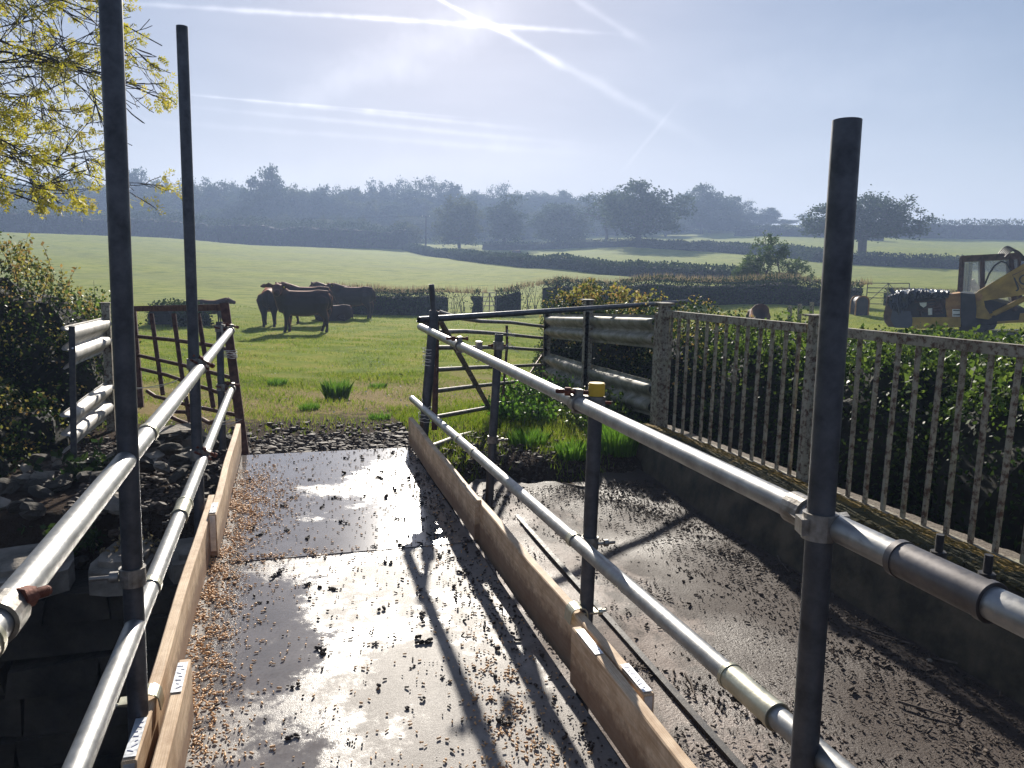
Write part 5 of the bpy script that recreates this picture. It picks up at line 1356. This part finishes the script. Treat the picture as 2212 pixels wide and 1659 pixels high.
rb2 = bush('hedge_bush', [(4.55, 6.3, .0, .75, .9, .92), (4.7, 5.0, .0, .85, .9, .95), (4.8, 3.7, .0, .85, .9, 1.0), (4.8, 2.4, .0, .85, .9, 1.0), (4.8, 1.1, .0, .9, .9, .98), (5.9, 5.8, .1, .9, 1.2, .85), (6.0, 4.0, .1, .9, 1.3, .9), (6.1, 2.2, .1, .9, 1.3, .9), (4.7, 7.1, -.05, .7, .7, .85)],
     'dense hedge with bright green nettle tops growing behind the steel fence', [('foliage', 'bush_leaf', 120000, .036, .80, -.9), ('nettle_leaves', 'backlit_leaf', 52000, .036, .92, .52)])
def rg4(): return rng.uniform(4.0, 6.6), rng.uniform(.4, 7.0), rng.uniform(.60, .85)
shoots(rb2, 420, rg4, .08, .22, 'backlit_leaf', 20, .055, .2)

# low plants on the wall, under the gate and the barrier
def plant(name, x, y, z, n, h, lf, mt, label, rad=.15, cat='plant'):
    root = empty(name, (x, y, z), label, cat)
    def rgn(): 
        a = rng.uniform(0, 6.28); q = rad*math.sqrt(rng.random()); return x+math.cos(a)*q, y+math.sin(a)*q, z
    shoots(root, n, rgn, h*.5, h, mt, 18, lf, .45, name='leaves'); return root
plant('weed', -1.28, 5.25, -.32, 16, .28, .045, 'bush_leaf', 'dusty weed growing between the slabs on the wall top')
plant('weed', -1.5, 6.3, -.3, 22, .45, .07, 'bush_leaf', 'leafy weed at the foot of the dark angle post')
plant('weed', -.95, 5.0, -.32, 10, .16, .03, 'dead_grass', 'dry grass weed by the cracked slab')
plant('nettle_patch', 3.0, 8.9, gz(3, 8.9), 150, .5, .045, 'lush', 'nettle clump growing through the right end of the bent gate', .55)
plant('nettle_patch', 3.15, 7.4, gz(3.1, 7.4), 110, .45, .045, 'backlit_leaf', 'nettle clump at the end of the kerb under the barrier', .4)
plant('dock_plant', 2.5, 7.9, gz(2.5, 7.9), 70, .3, .05, 'lush', 'dock leaves beside the trailing bottom bar of the gate', .35)

# the ash branches reaching in from the left
def ash(seed):
    global rng
    keep = rng; rng = np.random.default_rng(seed)
    root = empty('ash_tree', (-6.2, 9.4, gz(-6.2, 9.4)), 'ash tree just outside the left edge whose drooping branches carry opening yellow leaves', 'tree')
    segs = []; tips = []
    def grow(a, d, l, r, dep, droop):
        n = 6; pts = [a]; q = a
        for i in range(n):
            f = i/n; bend = -droop*(1-f)+droop*1.35*f
            d = unit(d+rng.normal(0, .075, 3)+np.array((0, 0, bend*.18))); q = q+d*l/n
            if q[0] > -1.12+rng.normal(0, .10) or q[2] < 2.05: break
            pts.append(q)
            if dep < 4 and i >= (1 if dep else 2):
                for s_ in range(1 if dep < 2 else (1 if rng.random() < .75 else 0)):
                    e = unit(d+rng.normal(0, .42, 3)); grow(q, e, l*rng.uniform(.38, .62), r*.5, dep+1, droop*.8)
        if len(pts) < 2: return
        segs.append((pts, [max(.0036, r*(1-.6*i/n)) for i in range(len(pts))])); tips.append((pts[-1], d, dep))
    trunk = [np.array((-6.2, 9.4, -.4)), np.array((-6.1, 9.35, 1.6)), np.array((-6.0, 9.3, 3.6)), np.array((-5.9, 9.2, 6.4))]
    segs.append((trunk, [.24, .20, .17, .10]))
    for z, dz, l, yy in ((2.95, .05, 3.6, 8.5), (3.0, .0, 3.6, 8.9), (3.3, .10, 3.8, 8.3), (3.6, .02, 3.9, 8.8), (4.0, .05, 4.1, 8.2), (4.3, .08, 4.3, 8.7), (4.7, .05, 4.0, 8.2), (5.1, -.05, 4.0, 8.6)):
        a = np.array((-6.0, 9.3, z)); grow(a, unit((1, (yy-9.3)/3.5, dz)), l*.72, .030, 0, .40)
    mb = MB()
    for pts, rr in segs: mb.tube(pts, rr, 6 if rr[0] > .01 else 4, caps=False)
    mb.build('trunk', MAT['ash_bark'], root)
    V = []
    for (p, d, dep) in tips:
        if dep < 2 or rng.random() < .66: continue
        p = p+d*.01
        for k in range(rng.integers(5, 10)):
            rd = unit(d+rng.normal(0, .65, 3)+(0, 0, -.1)); ln = rng.uniform(.05, .13); sd_ = unit(np.cross(rd, rand_unit(1)[0])); nn = rng.integers(3, 5)
            for i in range(nn):
                b_ = p+rd*ln*(i+1)/nn
                for s_ in (-1, 1):
                    e = unit(sd_*s_+rd*.9)*rng.uniform(.026, .046); wv = np.cross(unit(e), unit(np.cross(rd, sd_)))*.006+np.cross(e, rd)*.08; V += [b_, b_+e*.5+wv, b_+e, b_+e*.5-wv]
            e = rd*.04; wv = sd_*.007; b_ = p+rd*ln; V += [b_, b_+e*.5+wv, b_+e, b_+e*.5-wv]
    V = np.array(V); link('leaves', raw_mesh('leaves', V, np.arange(len(V)).reshape(-1, 4), 4, MAT['ash_leaf']), root); rng = keep
MAT['ash_bark'] = simple('ash_bark', (.030, .028, .032), (.075, .07, .072), 14, .7)
ash(ASH_SEED)

# telegraph pole and wires
tp = ground_at(920, 520, 172); tz = onr(920, 466, 172)[2]
tr_ = empty('telegraph_pole', tp, 'wooden telegraph pole in the haze before the wood', 'pole')
mb = MB(); mb.tube([tp-(0, 0, .3), (tp[0], tp[1], tz)], [.16, .12], 8); mb.build('pole', MAT['bark'], tr_)
mb = MB(); mb.bar(np.array((tp[0], tp[1], tz-.25))-CR*.9, np.array((tp[0], tp[1], tz-.25))+CR*.9, .12, .10); cr = mb.build('cross_arm', MAT['bark'], tr_)
mb = MB()
for s_ in (-.8, 0, .8): mb.tube([np.array((tp[0], tp[1], tz-.2))+CR*s_, np.array((tp[0], tp[1], tz+.06))+CR*s_], .05, 6)
mb.build('insulator', MAT['white_paint'], cr)
for s_, yl in ((-.8, 474), (.8, 476)):
    a = np.array((tp[0], tp[1], tz))+CR*s_; b_ = at(-250, yl, 190); pts = [a+(b_-a)*f-np.array((0, 0, 3.2*f*(1-f))) for f in np.linspace(0, 1, 16)]
    mb = MB(); mb.tube(pts, .022, 4); tag(mb.build('wire', MAT['rubber']), 'thin overhead wire running left from the telegraph pole', 'wire', 'overhead wires')

# field furniture
def bar_gate(x0, x1, r_, h, label, nb=5, diag=True, tilt=0):
    a, b_ = ground_at(x0, 640, r_), ground_at(x1, 640, r_); root = empty('field_gate', a, label, 'gate'); Z = np.array((0, 0, 1.))
    for k in range(nb):
        z = .2+(h-.2)*(k/(nb-1))**.9; mb = MB(); mb.tube([a+Z*z, b_+Z*z], .022, 6); mb.build('bar', MAT['gate_grey'], root)
    for p in (a, b_, (a+b_)/2): mb = MB(); mb.tube([p+Z*.1, p+Z*h], .024, 6); mb.build('upright', MAT['gate_grey'], root)
    if diag:
        for q in (a, b_): mb = MB(); mb.tube([q+Z*.2, (a+b_)/2+Z*h], .018, 6); mb.build('brace', MAT['gate_grey'], root)
bar_gate(1872, 1962, 41.5, 1.2, 'galvanised field gate left of the digger, closing the hedge gap')
bar_gate(1043, 1072, 38.5, 1.1, 'small gate in the near hedge gap beyond the bent gate')
mb = MB()
for k, (x, yt) in enumerate(((1707, 661), (1728, 657), (1754, 653))):
    p = ground_at(x, 700, 23.5); top = onr(x, yt, 23.5); mb = MB(); mb.bar(p-(0, 0, .1), top, .085, .085, (0, 1, 0))
    tag(mb.build('fence_stake', MAT['fence']), '%s of three greenish stakes standing left of the tall post' % ('leftmost', 'middle', 'rightmost')[k], 'stake', 'stakes in the field')
mb = MB(); p = ground_at(1695, 700, 23); mb.blob(p+(0, 0, .1), (.25, .2, .22), amp=.25); mb.blob(p+(.3, .1, .12), (.18, .2, .3), amp=.25)
tag(mb.build('rubbish_heap', MAT['dark_paint']), 'dark heap at the foot of the leftmost stake', 'heap')
for k, (x, s_) in enumerate(((1842, .42), (1866, .5), (1885, .3))):
    p = ground_at(x, 700, 22.8); mb = MB(); mb.box(p+(0, 0, s_*.32), (s_*1.3, s_*.8, s_*.62), unit((1, .3*k-.3, .1)), unit((.3-.3*k, 1, 0)), jit=.03)
    tag(mb.build('concrete_block', MAT['stone2']), ('first', 'tilted middle', 'smallest last')[k]+' pale block lying in the grass right of the tall post', 'block', 'blocks in the grass')
c0 = ground_at(1857, 660, 37); fr = empty('arched_shelter', c0, 'small dark rusty arched shelter at the right end of the near hedge', 'shelter')
arch = [(-.27, -.1)]+[(-.27*math.cos(th), .52+.27*math.sin(th)) for th in np.linspace(0, PI, 11)]+[(.27, -.1)]
mb = MB(); mb.prism(arch, c0, CR*(1, 1, 0), (0, 0, 1), CW*(1, 1, 0), .5); mb.build('sheet', MAT['dark_paint'], fr)  # solid dark block stands for the shade inside the arch
for s_ in (-.27, .27):
    mb = MB(); mb.tube([c0+CR*(1, 1, 0)*p[0]*1.04+np.array((0, 0, p[1]*1.02))+CW*(1, 1, 0)*s_ for p in arch], .032, 6); mb.build('hoop', MAT['orange'], fr)

# ------------------------------------------------------------------ grass
def blades(n, r0, r1, a0, a1, h0, h1, wd, pw=1.0, filt=None, lean=.35):
    r = r0+(r1-r0)*rng.random(n)**pw; a = np.radians(rng.uniform(a0, a1, n)); x = r*np.sin(a); y = r*np.cos(a)
    if filt is not None: k = filt(x, y); x, y, r = x[k], y[k], r[k]
    # tussocky: height follows a patchy pattern
    pat = .55+.35*np.sin(x*1.9+2*np.sin(y*1.1))*np.cos(y*1.6+x*.5)+.25*np.sin(x*4.3+y*3.1); pat = np.clip(pat, .12, 1.2)
    n = len(x); z = terrain(x, y)-.005; h = rng.uniform(h0, h1, n)*pat; b0 = np.stack([x, y, z], -1)
    th = rng.uniform(0, 2*PI, n); sd_ = np.stack([np.cos(th), np.sin(th), 0*th], -1)*(wd*(.6+.4*r/r0)*rng.uniform(.6, 1.3, n))[:, None]
    ln = rng.normal(0, lean, (n, 3)); ln[:, 2] = 1; ln /= np.linalg.norm(ln, axis=1)[:, None]
    mid = b0+ln*h[:, None]*.55; ln2 = ln+rng.normal(0, .35, (n, 3)); ln2[:, 2] = np.abs(ln2[:, 2])*.7; tip = mid+ln2*h[:, None]*.5
    v = np.stack([b0-sd_, b0+sd_, mid+sd_*.7, tip, mid-sd_*.7], 1)
    idx = np.arange(5*n).reshape(-1, 5)
    return v.reshape(-1, 3), idx
def fgrass(x, y):
    soil = np.clip((9.6-y)/2.2, 0, 1); worn = np.clip(.55+.6*np.sin(x*1.7+1.5*np.sin(y*.9))*np.cos(y*1.1+.6*x)-np.clip((y-9)/14, 0, .6), 0, 1)*np.exp(-((x-.6-(y-7)*.03)/2.6)**2)
    keep = rng.random(len(x)) > np.maximum(soil*.93, worn*.85)
    pit = (y < 7.3) & (x < 1.3) | (y < 6.5); return keep & ~pit & ~((x > 3.7) & (y < 11)) & ~((x < -2.2) & (y < 10.5))
parts = [blades(85000, 6.6, 14, -22, 30, .035, .11, .0028, .8, fgrass), blades(75000, 12, 24, -20, 52, .04, .12, .0040, .75, fgrass), blades(50000, 20, 40, -20, 52, .04, .12, .0075, .8, fgrass)]
V = np.concatenate([p[0] for p in parts]); nf = len(V)//5; I = np.arange(nf*5).reshape(-1, 5)
tag(link('grass', raw_mesh('grass', V, I, 5, MAT['grass'])), kind='stuff')
def tussock(x, y, rad, h, n, label, mt='lush', wd=.004):
    z = gz(x, y); a = rng.uniform(0, 2*PI, n); q = rad*np.sqrt(rng.random(n)); b0 = np.stack([x+np.cos(a)*q, y+np.sin(a)*q, np.full(n, z-.01)], -1)
    out = np.stack([np.cos(a), np.sin(a), 0*a], -1); hh = h*rng.uniform(.5, 1, n)[:, None]; k = (q/rad)[:, None]
    mid = b0+np.array((0, 0, 1.))*hh*.6+out*hh*.16*k+rng.normal(0, .01, (n, 3)); tip = mid+np.array((0, 0, .32))*hh+out*hh*.30*rng.uniform(.2, 1.2, n)[:, None]
    th = rng.uniform(0, 6.28, n); sd_ = np.stack([np.cos(th), np.sin(th), 0*th], -1)*wd
    v = np.stack([b0-sd_, b0+sd_, mid+sd_*.8, tip, mid-sd_*.8], 1).reshape(-1, 3)
    o = link('grass_tussock', raw_mesh('grass_tussock', v, np.arange(5*n).reshape(-1, 5), 5, MAT[mt])); return tag(o, label, 'grass tussock')
def tp_(px, py, z=-.3):
    p = onz(px, py, z); 
    for _ in range(6): p = onz(px, py, gz(p[0], p[1]))
    return p
p = tp_(728, 862); tussock(p[0], p[1], .15, .33, 800, 'tall lush green tussock in the middle of the near grass')
for (x, y, r_, h, n, lb) in ((600, 832, .2, .18, 380, 'dark low tussock left of the tall lush one'), (668, 884, .16, .14, 300, 'small tussock in the worn grass nearest the gravel'), (815, 838, .2, .13, 300, 'small green tussock right of the tall lush one'), (820, 905, .16, .12, 240, 'short tussock close to the toe board end of the ramp'),
                         (1140, 960, .25, .22, 600, 'bright tussock at the near edge of the right grass patch'), (1240, 985, .22, .2, 500, 'bright tussock on the muddy edge of the concrete road'), (1330, 975, .28, .42, 800, 'long grass tussock against the end of the kerb wall')):
    p = tp_(x, y); tussock(p[0], p[1], r_*.7, h*.8, n, lb, wd=.003)
# grass patch on the right at the concrete edge
n = 20000; x = rng.uniform(1.15, 3.3, n); y = rng.uniform(5.6, 9.3, n); k = rng.random(n) < np.clip((y-5.7+.5*np.sin(x*6)+.3*np.sin(x*15))/1.3, 0, 1); x, y = x[k], y[k]; n = len(x)
b0 = np.stack([x, y, terrain(x, y)-.01], -1); h = rng.uniform(.02, .10, n)*(1+.6*np.clip(x-2.2, 0, 1)); th = rng.uniform(0, 6.28, n); sd_ = np.stack([np.cos(th), np.sin(th), 0*th], -1)*.0028
ln = rng.normal(0, .35, (n, 3)); ln[:, 2] = 1; mid = b0+ln*h[:, None]*.55; tip = mid+(ln+rng.normal(0, .3, (n, 3)))*h[:, None]*.45
v = np.stack([b0-sd_, b0+sd_, mid+sd_*.7, tip, mid-sd_*.7], 1).reshape(-1, 3)
tag(link('verge_grass', raw_mesh('verge_grass', v, np.arange(5*n).reshape(-1, 5), 5, MAT['grass'])), kind='stuff')

n = 900; r = rng.uniform(8.5, 26, n); a = np.radians(rng.uniform(-14, 30, n)); x = r*np.sin(a); y = r*np.cos(a); P = np.stack([x, y, terrain(x, y)+rng.uniform(.03, .08, n)], -1)
MAT['petal'] = simple('white_petals', (.6, .6, .58), (.8, .8, .78), 20, .8)
v, f = leaf_quads(P, .022, .9); tag(link('daisies', raw_mesh('daisies', v, f, 4, MAT['petal'])), kind='stuff')
# ------------------------------------------------------------------ litter on the deck and the road
MAT['pellet'] = simple('feed_pellets', (.42, .22, .09), (.78, .48, .22), 40, .6, lo=.3, hi=.7)
MAT['mould'] = simple('leaf_mould', (.022, .015, .011), (.11, .075, .05), 25, .8, bmp=.3)
MAT['dung'] = simple('dark_mud', (.014, .010, .008), (.06, .040, .028), 40, .7, bmp=.4)
def pellets(pos, ln, rad, mt, name, sp=.3):
    n = len(pos); k = 5; th = rng.uniform(0, PI, n); sz = np.exp(rng.normal(0, .12+.3*(sp > .5), n)); L2 = ln*sz*rng.uniform(.4, 1.3, n)/2; R2 = rad*sz*rng.uniform(.6, 1.25, n)
    d = np.stack([np.cos(th), np.sin(th), rng.normal(0, sp*.25, n)], -1); s_ = np.stack([-np.sin(th), np.cos(th), 0*th], -1); u_ = np.array((0, 0, 1.))
    V = np.empty((n, 2*k+2, 3)); P = pos.copy(); P[:, 2] += R2*.8
    for e, sg in enumerate((-1, 1)):
        for i in range(k):
            a = 2*PI*i/k; V[:, e*k+i] = P+d*(sg*L2*.72)[:, None]+s_*(math.cos(a)*R2)[:, None]+u_*(math.sin(a)*R2)[:, None]
        V[:, 2*k+e] = P+d*(sg*L2)[:, None]
    F = []
    for i in range(k): F += [(i, (i+1) % k, k+(i+1) % k), (i, k+(i+1) % k, k+i), (2*k, (i+1) % k, i), (2*k+1, k+i, k+(i+1) % k)]
    F = np.array(F); Fa = (np.arange(n)[:, None, None]*(2*k+2)+F[None]).reshape(-1, 3)
    return link(name, raw_mesh(name, V.reshape(-1, 3), Fa, 3, MAT[mt], smooth=True))
def dz(x, y): return np.where(y > 3.93, .004+(y-3.94)/2.28*(-.004), 0.0)
N0 = 120000; x = rng.uniform(-.40, .955, N0); y = rng.uniform(.9, 6.2, N0)
edge = np.exp(-((x+.40)/.16)**2)*np.clip((6.0-y)/1.0, 0, 1)
blobn = np.clip(.5+.5*np.sin(x*17+3*np.sin(y*5))*np.sin(y*9+x*6)+.4*np.sin(y*23+x*31), 0, 1.3)
far_l = np.exp(-((x+.22)/.17)**2-((y-5.0)/.55)**2)*.9+np.exp(-((y-3.95)/.05)**2)*np.exp(-((x+.1)/.3)**2)*.8
rightb = np.exp(-((x-.66-(y-2)*.06)/.09)**2)*np.clip((3.0-y)/.8, 0, 1)*.8
dens = (.62*edge*(.3+blobn)+far_l*(.5+.6*blobn)*.6+rightb*(.4+blobn)*.55+.013)*.62
dens += .10*np.exp(-((x-.1)/.35)**2)*np.clip(blobn-.75, 0, 1)*np.clip((3.2-y)/1, 0, 1)
k = rng.random(N0) < dens; pos = np.stack([x[k], y[k], dz(x[k], y[k])], -1); pos[:, 2] += (rng.random(len(pos)) < .35*dens[k]*3)*.004
tag(pellets(pos, .0135, .0029, 'pellet', 'feed_pellets'), 'pale brown feed pellets scattered over the deck', kind='stuff')
N0 = 26000; x = rng.uniform(-.40, .955, N0); y = rng.uniform(.9, 6.2, N0)
rt = np.exp(-((x-.86)/.14)**2)*np.clip((y-1.0)/1, 0, 1)*.75*(.4+.8*np.clip(.5+.5*np.sin(y*4+1), 0, 1))
k = rng.random(N0) < rt*.65+.022+.06*np.exp(-((x-.6)/.15)**2); pos = np.stack([x[k], y[k], dz(x[k], y[k])], -1)
tag(pellets(pos, .011, .0026, 'dung', 'chaff', .8), 'dark chaff and crumbs of mud on the deck', kind='stuff')
# clods of mud, each a thing
cl = [(560, 1155), (745, 990), (768, 993), (668, 1035), (820, 1032), (900, 1040), (655, 1062), (632, 1075), (722, 1075), (735, 1078), (595, 1088), (610, 1092), (695, 1095), (738, 1130), (860, 1120), (620, 1145), (664, 1162), (870, 1180), (805, 1182), (700, 1205),
      (840, 1215), (612, 1228), (600, 1240), (662, 1262), (720, 1270), (905, 1330), (800, 1365), (812, 1390), (920, 1385), (890, 1440), (960, 1463), (880, 1530), (640, 1480), (640, 1590), (1000, 1235), (1015, 1170), (560, 1300), (700, 1400), (760, 1600), (1090, 1560), (950, 1200), (1050, 1330)]
pm = []
for k in range(12):
    mb = MB(); e_ = rng.uniform(.4, 1.8)
    for j in range(rng.integers(3, 14)): q_ = rng.uniform(.3, 1.1); mb.blob(rng.normal(0, .008, 3)*(1.6*e_, 1/e_, .25)+(0, 0, .004*q_), (.009*q_, .007*q_, .006*q_), amp=.35, n=5, m=7)
    me = bpy.data.meshes.new('mud_clod'); me.from_pydata(mb.v, [], mb.f); me.materials.append(MAT['dung']); pm.append(me)
for i, (px, py) in enumerate(cl):
    p = onz(px, py, .004); o = bpy.data.objects.new('mud_clod', pm[i % 12]); col.objects.link(o); o.location = (p[0], p[1], float(dz(p[0], p[1]))); o.rotation_euler = (0, 0, rng.uniform(0, 6)); s_ = rng.uniform(.6, 1.35)*(1.1 if py > 1350 else 1); o.scale = (s_, s_*rng.uniform(.7, 1), s_*.9)
    tag(o, 'small dark clod of mud or dung lying on the deck', 'clod', 'mud clods on the deck')
# leaf mould on the road
N0 = 90000; x = rng.uniform(1.16, 2.9, N0); y = rng.uniform(.6, 6.3, N0)
pt = .5+.5*np.sin(x*5.1+2*np.sin(y*2.3))*np.sin(y*3.7+x*2)+.35*np.sin(x*13+y*9)
d_ = np.clip((x-2.05)/.5, 0, 1)*.8+np.clip((y-4.9)/.8, 0, 1)*.9+np.exp(-((x-1.2)/.08)**2)*.8+np.clip(pt-.62, 0, 1)*1.6+np.exp(-((x-1.85)/.5)**2-((y-2.2)/.55)**2)*.55
k = rng.random(N0) < d_**1.3*.42+.01; pos = np.stack([x[k], y[k], np.where(y[k] < 5.6, RZ+.004+.06*np.clip((y[k]-4.8)/.9, 0, 1), terrain(x[k], y[k])+.003)], -1)
tag(pellets(pos, .0115, .0021, 'mould', 'leaf_mould', 1.2), 'dark leaf mould and crumbs on the concrete', kind='stuff')
MAT['twig'] = simple('dead_twig', (.05, .035, .025), (.16, .12, .09), 30, .8)
for (a, b_, lb) in (((1835, 1350), (1975, 1392), 'long dark twig lying in the shade near the kerb'), ((1940, 1515), (2058, 1550), 'thick dark twig at the lower right of the road'), ((1675, 1190), (1705, 1235), 'pale bent twig by the tall right post'), ((2010, 1420), (2100, 1440), 'thin twig beside the two small pebbles'), ((1480, 1455), (1500, 1500), 'pale straw beside the nearest toe board')):
    p, q = onz(*a, RZ+.012), onz(*b_, RZ+.012); m_ = (p+q)/2+rng.normal(0, .008, 3)*(1, 1, .2); mb = MB(); mb.tube([p, m_, q], [.006, .005, .003], 6); tag(mb.build('twig', MAT['twig']), lb, 'twig')
for (a, s_, lb) in (((2008, 1427), .013, 'rounded pale pebble on the shaded concrete, larger of two'), ((2107, 1443), .010, 'smaller yellowish pebble on the shaded concrete')):
    p = onz(*a, RZ+.008); mb = MB(); mb.blob(p, (s_, s_, s_*.8), amp=.1, n=6, m=8); tag(mb.build('pebble', MAT['stone2']), lb, 'pebble')

# ------------------------------------------------------------------ haze
m, t, b = mat('haze'); nt2 = m.node_tree; nt2.nodes.remove(b); pv = nt2.nodes.new('ShaderNodeVolumePrincipled')
pv.inputs['Color'].default_value = (*HAZE_C, 1); pv.inputs['Density'].default_value = HAZE_D; pv.inputs['Anisotropy'].default_value = HAZE_G
nt2.links.new(pv.outputs[0], nt2.nodes['Material Output'].inputs['Volume'])
mb = MB(); mb.box((0, 0, 16.4), (2600, 2600, 39.2)); hz = mb.build('haze', m); tag(hz, kind='stuff'); hz.display_type = 'WIRE'
